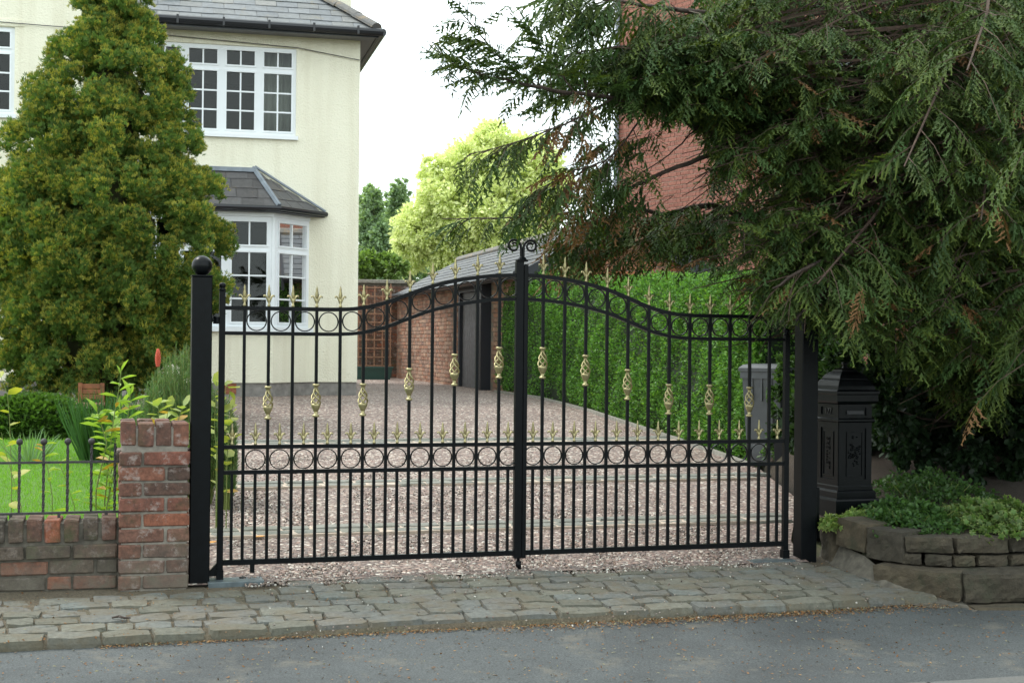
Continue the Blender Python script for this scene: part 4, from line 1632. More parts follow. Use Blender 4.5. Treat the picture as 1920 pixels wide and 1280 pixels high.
# ================================================================ wheelie bin and dark bin
pb = at(1440, 862, 12.3)
zb = zat(pb.x, pb.y) + .012
wb = tag(empty('wheelie_bin', (pb.x, pb.y, zb), R(-28)), 'grey wheelie bin standing against the hedge behind the gate', 'wheelie bin')
m = MB()
b0, b1, h = .155, .20, .86
vs = []
for wx, wy, z in ((.15, .16, .03), (.165, .18, .12), (.205, .235, .80), (.222, .252, .80), (.222, .252, .86)):
    vs += [(-wx, -wy, z), (wx, -wy, z), (wx, wy, z), (-wx, wy, z)]
fs = [(3, 2, 1, 0)]
for i in range(4):
    for k in range(4): fs.append((i * 4 + k, i * 4 + (k + 1) % 4, i * 4 + 4 + (k + 1) % 4, i * 4 + 4 + k))
m.add(vs, fs)
for x in (-.1, 0, .1): m.box(x - .008, x + .008, -.245, -.2, .60, .80)
m.build('body', M['bin_grey'], wb)
m = MB()
vs = []
for wx, wy, z in ((.235, .268, .862), (.237, .27, .892), (.20, .225, .922), (.12, .15, .932)):
    vs += [(-wx, -wy, z), (wx, -wy, z), (wx, wy, z), (-wx, wy, z)]
fs = [(3, 2, 1, 0), (12, 13, 14, 15)]
for i in range(3):
    for k in range(4): fs.append((i * 4 + k, i * 4 + (k + 1) % 4, i * 4 + 4 + (k + 1) % 4, i * 4 + 4 + k))
m.add(vs, fs)
m.build('lid', M['bin_grey'], wb)
m = MB().tube([(-.19, .27, .88), (-.19, .32, .90), (.19, .32, .90), (.19, .27, .88)], .014, 8)
m.build('handle', M['bin_grey'], wb)
for sx in (-1, 1):
    m = MB()
    pts = []
    vs, fs = [], []
    for x in (0, .045):
        for k in range(20):
            a = 2 * math.pi * k / 20
            vs.append((sx * (.165 + x), .15 + .098 * math.cos(a), .098 + .098 * math.sin(a)))
    fs = [(k, (k + 1) % 20, 20 + (k + 1) % 20, 20 + k) for k in range(20)] + [tuple(range(20)), tuple(range(20, 40))]
    m.add(vs, fs)
    wl_ = m.build('wheel', M['rubber'], wb)
    MB().box(sx * .21 - .004, sx * .21 + .004, .10, .20, .06, .14).build('hub', M['bin_grey'], wl_)
wb.scale = (.86, .86, .98)
p2 = at(1478, 866, 12.0)
db = tag(empty('storage_box', (p2.x + .05, p2.y, zat(p2.x, p2.y) + .012), R(-10)), 'dark lidded box half hidden behind the right gate post', 'storage box')
m = MB()
m.add([(-.16, -.16, 0), (.16, -.16, 0), (.16, .16, 0), (-.16, .16, 0), (-.19, -.19, .48), (.19, -.19, .48), (.19, .19, .48), (-.19, .19, .48)], [(3, 2, 1, 0), (4, 5, 6, 7), (0, 1, 5, 4), (1, 2, 6, 5), (2, 3, 7, 6), (3, 0, 4, 7)])
m.build('body', M['bin_dark'], db)
MB().bbox(-.2, .2, -.2, .2, .482, .52, .01).build('lid', M['bin_dark'], db)

# ================================================================ cast iron letter box
LBd = 8.62
pl0 = at(1582, 944, LBd)
lb = tag(empty('letter_box', (pl0.x, pl0.y, pl0.z - .01), R(19.5)), 'black cast iron pillar letter box in the ivy by the right gate post', 'letter box')
HWB = .118
def ring_box(prof, name, parent, mat='iron_satin'):
    """square moulded piece: prof = [(half width, z)]"""
    vs, fs = [], []
    for h_, z in prof: vs += [(-h_, -h_, z), (h_, -h_, z), (h_, h_, z), (-h_, h_, z)]
    for i in range(len(prof) - 1):
        for k in range(4): fs.append((i * 4 + k, i * 4 + (k + 1) % 4, i * 4 + 4 + (k + 1) % 4, i * 4 + 4 + k))
    n_ = len(prof) - 1
    fs += [(3, 2, 1, 0), (n_ * 4, n_ * 4 + 1, n_ * 4 + 2, n_ * 4 + 3)]
    m = MB()
    m.add(vs, fs)
    return m.build(name, M[mat], parent)


ring_box([(.155, -.08), (.155, .045), (.150, .055), (.138, .060), (.138, .095), (.133, .103), (.124, .108), (.124, .128), (HWB + .002, .135)], 'plinth', lb)
body = ring_box([(HWB - .006, .12), (HWB - .006, .64)], 'body', lb)
ring_box([(HWB, .52), (HWB + .012, .528), (HWB + .012, .540), (HWB, .548)], 'moulding', lb)
ring_box([(HWB, .632), (HWB + .022, .64), (.146, .652), (.146, .690), (.152, .696), (.152, .712), (.140, .722)], 'cornice', lb)
ring_box([(.134, .72), (.128, .745), (.112, .775), (.102, .782), (.100, .79), (.088, .81), (.066, .828), (.056, .832), (.052, .842), (.03, .852)], 'lid', lb)
MB().lathe([(.026, .85), (.016, .858), (.013, .866), (.02, .874), (.02, .884), (.008, .893)], 12).build('finial', M['iron_satin'], lb, True)
faces = [((0, -1), (1, 0)), ((-1, 0), (0, -1)), ((1, 0), (0, 1)), ((0, 1), (-1, 0))]
for nrm, ux in faces:
    o = (nrm[0] * HWB, nrm[1] * HWB)
    m = MB()
    fo, fi = -.006, .002
    for a, b, c, d in ((-HWB + .002, -.078, .135, .63), (.078, HWB - .002, .135, .63), (-.078, .078, .135, .17), (-.078, .078, .485, .52), (-.078, .078, .548, .563), (-.078, .078, .612, .63)):
        m.obox(o, ux, nrm, a, b, fo, fi, c, d)
    m.obox(o, ux, nrm, -.058, -.052, fo, -.001, .19, .465)
    m.obox(o, ux, nrm, .052, .058, fo, -.001, .19, .465)
    m.obox(o, ux, nrm, -.052, .052, fo, -.001, .459, .465)
    m.obox(o, ux, nrm, -.052, .052, fo, -.001, .19, .196)
    m.build('panel', M['iron_satin'], lb)


def text_mesh(txt, size, mat, extrude=.002, spacing=1.0):
    cu = bpy.data.curves.new('text', 'FONT')
    cu.body = txt
    cu.size = size
    cu.extrude = extrude
    cu.align_x = 'CENTER'
    cu.align_y = 'CENTER'
    cu.space_character = spacing
    cu.resolution_u = 3
    ob = bpy.data.objects.new('text', cu)
    COL.objects.link(ob)
    bpy.context.view_layer.update()
    me = bpy.data.meshes.new_from_object(ob.evaluated_get(bpy.context.evaluated_depsgraph_get()))
    bpy.data.objects.remove(ob)
    me.materials.clear()
    me.materials.append(M[mat])
    return me


simple('iron_worn', (.05, .05, .052), .4, .3)
tm = text_mesh('177', .05, 'iron_worn')
# on the face turned to the gate (-x) and to the street (-y)
link('number', tm, lb, Matrix.Translation((-HWB - .004 + .006, 0, .587)) @ Matrix.Rotation(R(-90), 4, 'Z') @ Matrix.Rotation(R(90), 4, 'X'))
tm = text_mesh('LETTERS', .052, 'iron_satin', spacing=1.05)
link('lettering', tm, lb, Matrix.Translation((-HWB + .002, .0, .328)) @ Matrix.Rotation(R(-90), 4, 'Z') @ Matrix.Rotation(R(90), 4, 'X') @ Matrix.Rotation(R(90), 4, 'Z'))
m = MB()
for k in range(46):                                       # worn cast crest on the street face
    a = random.uniform(0, 6.28)
    r_ = random.uniform(0, 1) ** .6
    x, z = .045 * r_ * math.cos(a), .34 + .10 * r_ * math.sin(a)
    m.lathe([(random.uniform(.004, .009), 0), (.004, .004), (.001, .006)], 6, (0, 0, 0))
    nv = 18
    for i in range(len(m.v) - nv, len(m.v)):
        vx, vy, vz = m.v[i]
        m.v[i] = (x + vx, -HWB + .004 - vz, z + vy)
tag(m.build('crest', M['iron_satin'], lb), kind='stuff')
m = MB().box(-.06, .06, -HWB - .002, -HWB + .006, .572, .592)
m.build('slot', M['black_plastic'], lb)

# ================================================================ vegetation
def pip(px, py, poly):
    inside = np.zeros(len(px), bool)
    n = len(poly)
    j = n - 1
    for i in range(n):
        xi, yi = poly[i]
        xj, yj = poly[j]
        c = ((yi > py) != (yj > py)) & (px < (xj - xi) * (py - yi) / (yj - yi + 1e-9) + xi)
        inside ^= c
        j = i
    return inside


def leaf_cloud(P, D, size, colors, tmpl, mat, name, parent, jit=.25, upbias=.4, tip=None):
    """stamp leaf template at P pointing along D"""
    n = len(P)
    Z = np.array([0, 0, 1.0])[None] * upbias + D * .5 + rng.normal(size=(n, 3)) * .5
    V, Fc = inst(tmpl[0], tmpl[1], P, D + rng.normal(size=(n, 3)) * jit, Z, size)
    k = len(tmpl[0])
    C = np.repeat(colors, k, 0)
    if tip is not None:
        tw_ = np.tile(tmpl[2], n)[:, None]
        T = np.repeat(tip, k, 0)
        C = C * (1 - tw_) + T * tw_
    return link(name, np_mesh(name, V, Fc, mat, C), parent)


KITE = (np.array([(0, 0, 0), (.45, -.28, .06), (1, 0, -.05), (.45, .28, .06)], float), np.array([(0, 1, 2), (0, 2, 3)]), np.array([0, .5, 1, .5]))
OVAL = (np.array([(0, 0, 0), (.3, -.3, .05), (.72, -.27, .04), (1, 0, -.08), (.72, .27, .04), (.3, .3, .05)], float), np.array([(0, 1, 2, 3), (0, 3, 4, 5)]), np.array([0, .3, .6, 1, .6, .3]))
LANCE = (np.array([(0, 0, 0), (.3, -.13, .05), (.65, -.13, .03), (1, 0, -.16), (.65, .13, .03), (.3, .13, .05)], float), np.array([(0, 1, 2, 3), (0, 3, 4, 5)]), np.array([0, .3, .6, 1, .6, .3]))
IVY = (np.array([(0, 0, 0), (.05, -.42, .05), (.42, -.30, .02), (.55, -.52, -.05), (.7, -.2, .02), (1.05, 0, -.1), (.7, .2, .02), (.55, .52, -.05), (.42, .3, .02), (.05, .42, .05)], float),
       np.array([(0, 1, 2), (0, 2, 4), (2, 3, 4), (0, 4, 6), (4, 5, 6), (0, 6, 8), (6, 7, 8), (0, 8, 9)]), np.array([0, .8, .3, 1, .4, 1, .4, 1, .3, .8]))


def fan(n=7, spread=1.1, seed=0, wd=.10):
    r = random.Random(seed)
    vs, fs, tp = [], [], []
    for k in range(n):
        a = (k / (n - 1) - .5) * 2 * spread
        l = (1 - .35 * abs(a)) * r.uniform(.75, 1.1)
        el = r.uniform(-.35, .35)
        d = Vector((math.cos(a) * math.cos(el), math.sin(a) * math.cos(el), math.sin(el)))
        side = Vector((-d.y, d.x, r.uniform(-.6, .6))).normalized() * wd
        b = d * (.10 * r.random())
        o = len(vs)
        vs += [tuple(b), tuple(b + d * l * .5 - side), tuple(b + d * l), tuple(b + d * l * .5 + side)]
        tp += [0, .45, 1, .45]
        fs += [(o, o + 1, o + 2), (o, o + 2, o + 3)]
    return np.array(vs), np.array(fs), np.array(tp)


# ---------------------------------------------------------------- clipped hedge
hl = [(2.20, 12.3), (2.02, 13.2), (1.55, 15.2), (1.05, 17.3), (.46, 19.6), (-.17, 21.9)]
hz1 = [1.86, 1.90, 1.98, 2.08, 2.2, 2.32]
hroot = tag(empty('hedge', (1.05, 17.3, .45)), 'tall clipped green privet hedge along the right of the drive', 'hedge')
HD0 = .95                                 # thickness
secs = []
NL = 60
for i in range(NL + 1):
    t = i / NL * (len(hl) - 1)
    k = min(int(t), len(hl) - 2)
    f = t - k
    x, y = hl[k][0] * (1 - f) + hl[k + 1][0] * f, hl[k][1] * (1 - f) + hl[k + 1][1] * f
    zt = hz1[k] * (1 - f) + hz1[k + 1] * f
    secs.append((x, y, zat(x, y), zt))
hp = []
for (x, y, zb_, zt) in secs:
    dx, dy = .972, .2334                  # across the hedge, away from the drive
    h = zt - zb_
    HD = float(np.interp(y, [18.6, 20.6], [HD0, .34]))
    ring = [(0.06, 0), (-.01, .12 * h), (0, .5 * h), (.02, .82 * h), (.09, .93 * h), (min(.26, HD * .4), .995 * h), (min(.6, HD * .7), 1.0 * h), (HD - .06, .95 * h), (HD, .5 * h), (HD, 0)]
    hp.append([(x + dx * a, y + dy * a, zb_ + b) for a, b in ring])
HPn = np.array(hp)
K = HPn.shape[1]
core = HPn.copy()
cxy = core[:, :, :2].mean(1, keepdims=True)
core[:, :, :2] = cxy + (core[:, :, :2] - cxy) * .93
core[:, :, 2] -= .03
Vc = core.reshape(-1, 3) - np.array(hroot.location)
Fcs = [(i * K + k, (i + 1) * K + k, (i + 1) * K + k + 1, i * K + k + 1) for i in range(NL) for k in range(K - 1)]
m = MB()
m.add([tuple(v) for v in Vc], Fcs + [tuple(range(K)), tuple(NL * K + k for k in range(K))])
m.build('shade_core', M['hedge_core'], hroot)  # solid core, not twigs; its painted shade makes the leaf gaps dark
n = 150000
a = rng.random(n) ** 1.25 * NL
i = np.minimum(a.astype(int), NL - 1)
f = (a - i)[:, None]
bw_ = np.array([1.0, 3.2, 2.6, 1.2, 1.3, 1.6, .9, .15, .1])
kk = rng.choice(len(bw_), n, p=bw_ / bw_.sum())
g = rng.random(n)[:, None]
P = (HPn[i, kk] * (1 - f) + HPn[i + 1, kk] * f) * (1 - g) + (HPn[i, kk + 1] * (1 - f) + HPn[i + 1, kk + 1] * f) * g
e1 = HPn[i + 1, kk] - HPn[i, kk]
e2 = HPn[i, kk + 1] - HPn[i, kk]
Nn = norm(np.cross(e2, e1))
Nn = np.where((Nn[:, :1] > 0) & (kk[:, None] < 4), -Nn, Nn)
Nn = np.where((Nn[:, 2:] < 0) & (kk[:, None] >= 4), -Nn, Nn)
lump = np.sin(P[:, 0] * 5 + P[:, 1] * 7.3) * np.sin(P[:, 2] * 8 + P[:, 1] * 4.1)
P = P + Nn * (.04 * lump + .04 * np.sin(P[:, 1] * 1.9) * np.sin(P[:, 2] * 3.1 + P[:, 1]) + rng.uniform(-.09, .05, n))[:, None] - np.array(hroot.location)
endm = rng.random(n) < .03
D = norm(Nn + np.array([0, 0, .55]) + rng.normal(size=(n, 3)) * .75)
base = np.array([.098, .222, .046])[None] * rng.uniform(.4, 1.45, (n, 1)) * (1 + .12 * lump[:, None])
base += (rng.random((n, 1)) < .14) * np.array([.07, .09, .012])
leaf_cloud(P, D, rng.uniform(.027, .046, n), base, KITE, M['leaf'], 'foliage', hroot, .3, .7)
# near end of the hedge
n = 5000
P = np.stack([2.2 + .972 * rng.uniform(-.05, HD0, n), 12.3 + .2334 * rng.uniform(0, HD0, n) - rng.uniform(-.08, .10, n), .2 + rng.random(n) * 1.68], 1) - np.array(hroot.location)
D = norm(np.array([.0, -1, .4]) + rng.normal(size=(n, 3)) * .7)
leaf_cloud(P, D, rng.uniform(.03, .055, n), np.array([.08, .18, .03])[None] * rng.uniform(.6, 1.3, (n, 1)), OVAL, M['leaf'], 'foliage', hroot, .3, .7)
# concrete edging at the foot of the hedge
m = MB()
for (x0, y0), (x1, y1) in zip(hl, hl[1:]):
    u = Vector((x1 - x0, y1 - y0, 0)).normalized()
    o = (x0 - u.y * .06, y0 + u.x * .06)
    vs = []
    for (X_, Y_) in ((x0 - .06, y0), (x1 - .06, y1)):
        zz = zat(X_, Y_)
        for dx in (-.05, .0):
            for dz in (-.05, .045): vs.append((X_ + dx, Y_, zz + dz))
    m.add(vs, [(0, 1, 5, 4), (1, 3, 7, 5), (3, 2, 6, 7), (0, 4, 6, 2), (0, 2, 3, 1), (4, 5, 7, 6)])
tag(m.build('drive_edging', M['concrete']), kind='structure')

# ---------------------------------------------------------------- golden conifer
cd_ = 15.5
ct = at(205, 790, cd_)
cx0, cy0 = ct.x, cd_
cg = zat(cx0, cy0)
con = tag(empty('golden_conifer', (cx0, cy0, cg)), 'golden green conifer with bushy tiers in front of the cream house', 'conifer')
pxm = F / cd_
prof_y = [-90, -40, 0, 60, 110, 140, 190, 260, 340, 400, 470, 540, 600, 650, 700, 740, 790]
prof_l = [200, 165, 140, 122, 116, 70, 72, 8, -18, -35, -45, -40, -30, -20, -15, 0, 25]
prof_r = [225, 255, 282, 302, 320, 322, 380, 376, 388, 428, 440, 430, 415, 395, 370, 345, 310]
fans = [fan(6, 1.15, k, .10) for k in range(5)]
LP, LR_, LDir = [], [], []
yy = -70.0
while yy < 775:
    l, r_ = np.interp(yy, prof_y, prof_l), np.interp(yy, prof_y, prof_r)
    c, hw = (l + r_) / 2, (r_ - l) / 2
    for lay, fr_ in ((0, 1.0), (1, .68), (2, .42)):
        nl = max(5, int(hw * fr_ / 18))
        a0 = random.random() * 6
        for k in range(nl):
            a = a0 + 2 * math.pi * (k + random.uniform(-.35, .35)) / nl
            if lay and math.sin(a) > .2: continue
            rad_px = random.uniform(32, 62) * (.55 + .45 * hw / 230)
            rr = (hw * fr_ - rad_px * (1.18 if lay == 0 else .4)) * random.choice((1.03, 1.0, .94, .86))
            LP.append((cx0 + ((c - 205) + rr * math.cos(a)) / pxm, cy0 + rr * math.sin(a) / pxm, at(205, yy + random.uniform(-26, 26), cd_).z))
            LR_.append(rad_px / pxm)
            LDir.append((math.cos(a) * .75, math.sin(a) * .75, .95))
    yy += 43
LP, LR_, LDir = np.array(LP), np.array(LR_), norm(np.array(LDir))
print('conifer lobes', len(LP))
m = MB()
ico = [(0, 0, 1), (.894, 0, .447), (.276, .851, .447), (-.724, .526, .447), (-.724, -.526, .447), (.276, -.851, .447), (.724, .526, -.447), (-.276, .851, -.447), (-.894, 0, -.447), (-.276, -.851, -.447), (.724, -.526, -.447), (0, 0, -1)]
icf = [(0, 1, 2), (0, 2, 3), (0, 3, 4), (0, 4, 5), (0, 5, 1), (1, 6, 2), (2, 7, 3), (3, 8, 4), (4, 9, 5), (5, 10, 1), (6, 7, 2), (7, 8, 3), (8, 9, 4), (9, 10, 5), (10, 6, 1), (6, 11, 7), (7, 11, 8), (8, 11, 9), (9, 11, 10), (10, 11, 6)]
L0 = np.array(con.location)
cz_ = [at(205, y_, cd_).z - cg for y_ in prof_y]
cw_ = [(r_ - l_) / 2 / pxm for l_, r_ in zip(prof_l, prof_r)]
co_ = [((r_ + l_) / 2 - 205) / pxm for l_, r_ in zip(prof_l, prof_r)]
vs, fs = [], []
for k, z_ in enumerate(np.linspace(cz_[-2] + .05, cz_[0], 30)):
    hw_ = float(np.interp(-z_, [-c for c in cz_], cw_)) * .34
    ox_ = float(np.interp(-z_, [-c for c in cz_], co_))
    for j in range(24):
        a = 2 * math.pi * j / 24
        rr = hw_ * random.uniform(.78, 1.12)
        vs.append((ox_ + rr * math.cos(a), rr * math.sin(a), z_))
for k in range(29):
    for j in range(24): fs.append((k * 24 + j, k * 24 + (j + 1) % 24, k * 24 + 24 + (j + 1) % 24, k * 24 + 24 + j))
m.add(vs, fs + [tuple(range(24))[::-1]])
m.build('shade_core', M['conifer_core'], con, True)  # solid lumpy cone, coloured dark to stand for shade deep in the crown
MB().tube([(0, 0, -.1), (.02, 0, .5), (0, .02, 1.4), (.02, 0, 3.2), (0, 0, 5.0)], [.13, .11, .09, .06, .02], 10).build('trunk', M['bark'], con, True)
Ps, Ds, Sz, Cb, Ct = [], [], [], [], []
view = norm(np.array([[0 - cx0, 0 - cy0, .2]]))[0]
for p, r_, d in zip(LP, LR_, LDir):
    facing = d @ np.array([view[0], view[1], 0])
    nn = int(410 * (r_ / .27) ** 2 * (1.0 if facing > -.3 else .06))
    # every lobe is a bunch of upright plumes
    ntf = 11
    tuft = norm(rdir(ntf) * .9 + d[None] * 1.0)
    tl_ = rng.uniform(.7, 1.5, ntf)
    k = rng.integers(0, ntf, nn)
    t_ = rng.random((nn, 1)) ** .55
    u = norm(tuft[k] + rng.normal(size=(nn, 3)) * .17)
    up_ = np.array([0, 0, 1.0])
    rad_ = (.42 + .62 * t_ * tl_[k][:, None])
    Ps.append(p + u * r_ * rad_ + up_ * r_ * .30 * t_)
    Ds.append(norm(u * .7 + up_ * .9 + rng.normal(size=(nn, 3)) * .30))
    Sz.append(rng.uniform(.05, .088, nn) * (1.1 - .35 * t_[:, 0]))
    tone = random.uniform(.85, 1.15)
    cb = np.array([.052, .105, .024])[None] * rng.uniform(.7, 1.25, (nn, 1)) * tone
    gold = np.array([.52, .46, .075])[None] * rng.uniform(.75, 1.2, (nn, 1)) * tone
    grn = np.array([.155, .245, .05])[None] * rng.uniform(.75, 1.2, (nn, 1)) * tone
    wv = rng.random((nn, 1)) < (.04 + .52 * t_ ** 2)
    Cb.append(cb)
    Ct.append(np.where(wv, gold, grn))
Ps, Ds, Sz, Cb, Ct = map(np.concatenate, (Ps, Ds, Sz, Cb, Ct))
print('conifer sprays', len(Ps))
vid = rng.integers(0, 5, len(Ps))
Vs, Fs, Cs, off = [], [], [], 0
for k in range(5):
    s_ = vid == k
    T = fans[k]
    V, Fc = inst(T[0], T[1], Ps[s_] - L0, Ds[s_], rdir(s_.sum()), Sz[s_])
    w_ = np.tile(T[2], s_.sum())[:, None]
    C = np.repeat(Cb[s_], len(T[0]), 0) * (1 - w_) + np.repeat(Ct[s_], len(T[0]), 0) * w_
    Vs.append(V); Fs.append(Fc + off); Cs.append(C)
    off += len(V)
link('crown', np_mesh('crown', np.concatenate(Vs), np.concatenate(Fs), M['conifer_leaf'], np.concatenate(Cs)), con)

# ---------------------------------------------------------------- yew
def shoot(L=1.0, n=7, seed=0, fat=1.0):
    """one feathered yew shoot: two ranks of short flat needles"""
    r = random.Random(seed)
    vs, fs, tp = [], [], []
    hw = .0085 / .32 * fat
    o = 0
    vs += [(0, 0, 0), (.4 * L, -hw, -.03 * L), (L, 0, -.16 * L), (.4 * L, hw, -.03 * L)]
    tp += [0, .3, .9, .3]
    fs += [(0, 1, 2), (0, 2, 3)]
    for i in range(n):
        t = (i + .6) / n
        for sd in (-1, 1):
            tt = t + r.uniform(-.06, .06)
            l = .021 / .32 * fat * r.uniform(.75, 1.2) * (1 if t < .85 else .75)
            a = r.uniform(.6, 1.1) if t < .9 else .45
            d = Vector((math.cos(a), sd * math.sin(a), r.uniform(-.35, .25)))
            b = Vector((tt * L, 0, -.15 * L * tt * tt))
            pw = Vector((.008 / .32 * fat, 0, 0))
            o = len(vs)
            vs += [tuple(b - pw), tuple(b + d * l), tuple(b + pw)]
            tp += [t * .5, .3 + t * .7, t * .5]
            fs.append((o, o + 1, o + 2))
    return np.array(vs), np.array(fs), np.array(tp)


def yew_spray(seed, k=15, fat=1.0):
    r = random.Random(seed)
    Vs, Fs, Ts, off = [], [], [], 0
    for i in range(k):
        t = .08 + .88 * i / (k - 1)
        sd = 1 if i % 2 else -1
        if i == k - 1: ang, l = 0.0, .36
        else: ang, l = sd * r.uniform(.55, 1.0), (.42 - .20 * t) * r.uniform(.75, 1.2)
        v, f, tp = shoot(l, max(2, int((11 if k > 10 else 8) * l)), seed * 20 + i, fat)
        ca, sa = math.cos(ang), math.sin(ang)
        x = v[:, 0] * ca - v[:, 1] * sa + t
        y = v[:, 0] * sa + v[:, 1] * ca
        z = v[:, 2] - .28 * t * t
        hang = np.abs(y)
        z = z - .40 * hang - .9 * hang ** 2 * r.uniform(.6, 1.4)
        Vs.append(np.stack([x, y * .82, z], 1)); Fs.append(f + off); Ts.append(tp)
        off += len(v)
    o = off
    Vs.append(np.array([(0, -.008, 0), (0, .008, 0), (1, 0, -.28)])); Fs.append(np.array([(o, o + 1, o + 2)])); Ts.append(np.array([0, 0, .3]))
    return np.concatenate(Vs), np.concatenate(Fs), np.concatenate(Ts)


YS = [yew_spray(k + 1) for k in range(6)] + [yew_spray(k + 31, 10, 1.65) for k in range(6)]
print('yew spray tris', [len(y[1]) for y in YS])
ybase = Vector((3.85, 10.4, 0))
ybase.z = bank_z(ybase.x, ybase.y) - .05
yew = tag(empty('yew_tree', ybase), 'large dark green yew overhanging the gate and the letter box', 'yew tree')
Y0 = np.array(ybase)
mt_ = MB()
mt_.tube([Vector((0, 0, -.1)), Vector((.02, 0, .4)), Vector((-.05, -.05, 1.2)), Vector((0, -.1, 2.2)), Vector((.1, 0, 3.6)), Vector((.1, .05, 5.5)), Vector((.15, 0, 7.0))], [.26, .19, .17, .16, .13, .08, .03], 12)
mt_.tube([Vector((.25, .1, -.1)), Vector((.3, .1, .8)), Vector((.6, .1, 2.2)), Vector((1.0, 0, 4.0))], [.2, .16, .13, .06], 10)
mt_.build('trunk', M['bark'], yew, True)
SP, SD, SS, SK = [], [], [], []       # spray position, direction, size, kind
twigs = MB()
BR = []                               # side branches: points, radius, first and last spray


def poly_at(pts, t):
    n_ = len(pts) - 1
    a = min(int(t * n_), n_ - 1)
    f_ = t * n_ - a
    return pts[a].lerp(pts[a + 1], f_), (pts[a + 1] - pts[a]).normalized()


def clothe(pts, t0, t1, step, blen, rad=.004, droop=.45, dens=1.0, spread=1.0, size=(.26, .40), up=0.0):
    """side branches with drooping sprays along a limb"""
    ln_ = sum((b - a).length for a, b in zip(pts, pts[1:]))
    nst = max(2, int(ln_ * (t1 - t0) / step))
    sd = 1
    for i in range(nst):
        t = t0 + (t1 - t0) * (i + random.random()) / nst
        p, d = poly_at(pts, t)
        sd = -sd
        side = d.cross(Vector((0, 0, 1)))
        side = side.normalized() if side.length > .01 else Vector((1, 0, 0))
        l = blen * random.uniform(.5, 1.15) * (1 - .35 * t)
        dr = (d * random.uniform(.4, .9) + side * sd * random.uniform(.3, 1.0) * spread + Vector((0, 0, random.uniform(-.2, .25) + up * random.random()))).normalized()
        q_ = [p]
        for j in range(1, 5):
            q_.append(p + dr * (l * j / 4) + Vector((0, 0, -droop * l * (j / 4) ** 2)))
        i0_ = len(SP)
        ns_ = max(2, int(l / .085 * dens))
        for j in range(ns_):
            tt = (j + random.random() * .7) / ns_
            pp, dd = poly_at(q_, min(.999, .12 + .88 * tt))
            s3 = dd.cross(Vector((0, 0, 1))).normalized()
            od = dd + s3 * random.choice((-1, 1)) * random.uniform(.1, .9) + Vector((0, 0, random.uniform(-.45, .1)))
            SP.append(pp); SD.append(od.normalized()); SS.append(random.uniform(*size) * (1 - .25 * tt)); SK.append(0)
        BR.append((q_, rad, i0_, len(SP)))


def limb(pxs, r0, r1, name='limb'):
    pts = [at(*p) for p in pxs]
    # subdivide smoothly
    out = []
    for i in range(len(pts) - 1):
        a, b = pts[max(i - 1, 0)], pts[i]
        c, d = pts[i + 1], pts[min(i + 2, len(pts) - 1)]
        for k in range(4):
            t = k / 4
            out.append(.5 * ((2 * b) + (c - a) * t + (2 * a - 5 * b + 4 * c - d) * t * t + (3 * b - a - 3 * c + d) * t ** 3))
    out.append(pts[-1])
    n_ = len(out)
    out = [p + Vector((random.uniform(-1, 1), random.uniform(-1, 1), random.uniform(-1, 1))) * .006 for p in out]
    MB().tube([p - ybase for p in out], [r0 + (r1 - r0) * (i / (n_ - 1)) ** .8 for i in range(n_)], 8).build(name, M['bark'], yew, True)
    return out


tx, ty = ybase.x, ybase.y
A = limb([(1880, 560, 10.3), (1720, 440, 9.5), (1600, 385, 9.0), (1500, 345, 8.7), (1430, 300, 8.45), (1370, 268, 8.3)], .085, .023)
B = limb([(1370, 268, 8.3), (1310, 298, 8.1), (1230, 330, 8.05), (1160, 365, 8.05), (1115, 385, 8.05), (1050, 402, 8.1), (960, 406, 8.15), (830, 412, 8.2)], .017, .003)
C_ = limb([(1370, 268, 8.3), (1310, 240, 8.15), (1230, 203, 7.95), (1140, 182, 7.7), (1040, 170, 7.5), (960, 152, 7.35), (890, 138, 7.25), (840, 110, 7.2), (806, 84, 7.15)], .020, .003)
D_ = limb([(1010, 165, 7.45), (940, 110, 7.3), (890, 55, 7.2), (848, 6, 7.15)], .007, .002)
E_ = limb([(1150, 186, 7.72), (1060, 232, 7.5), (960, 268, 7.35), (875, 292, 7.3)], .007, .002)
F_ = limb([(1215, 200, 7.9), (1150, 290, 7.75), (1080, 320, 7.6), (1000, 360, 7.5)], .007, .002)
G_ = limb([(1310, 238, 8.1), (1265, 280, 8.0), (1215, 318, 7.95), (1150, 345, 7.9)], .006, .002)
H_ = limb([(1620, 470, 9.4), (1430, 420, 9.0), (1335, 385, 8.8), (1250, 402, 8.6), (1190, 392, 8.5), (1120, 430, 8.4), (1060, 450, 8.3)], .030, .004)
I_ = limb([(1075, 175, 7.55), (1045, 130, 7.5), (1022, 92, 7.45)], .005, .002)
J_ = limb([(1700, 180, 9.3), (1560, 180, 8.9), (1400, 150, 8.5), (1280, 110, 8.2), (1180, 90, 8.0), (1090, 95, 7.9)], .035, .004)
K_ = limb([(1720, 90, 9.3), (1520, 60, 8.8), (1350, 30, 8.3), (1200, 10, 8.0), (1090, -10, 7.9)], .035, .004)
Lm = limb([(1760, 560, 9.4), (1680, 520, 8.9), (1590, 520, 8.3), (1530, 560, 7.8), (1490, 600, 7.5)], .035, .005)
Mm = limb([(1790, 470, 9.4), (1700, 460, 8.6), (1600, 470, 8.0), (1520, 500, 7.6), (1450, 540, 7.5)], .035, .005)
clothe(B, .25, 1, .045, .26, droop=.5, dens=1.0, spread=.8, size=(.16, .26))
clothe(C_, .3, 1, .040, .34, droop=.35, dens=1.0, spread=.9, size=(.18, .30), up=.9)
clothe(D_, .1, 1, .036, .26, droop=.25, spread=.9, size=(.16, .26), up=.5)
clothe(E_, .1, 1, .038, .30, droop=.55, spread=.8, size=(.18, .28))
clothe(F_, .15, 1, .04, .34, droop=.6, spread=.9, size=(.18, .30))
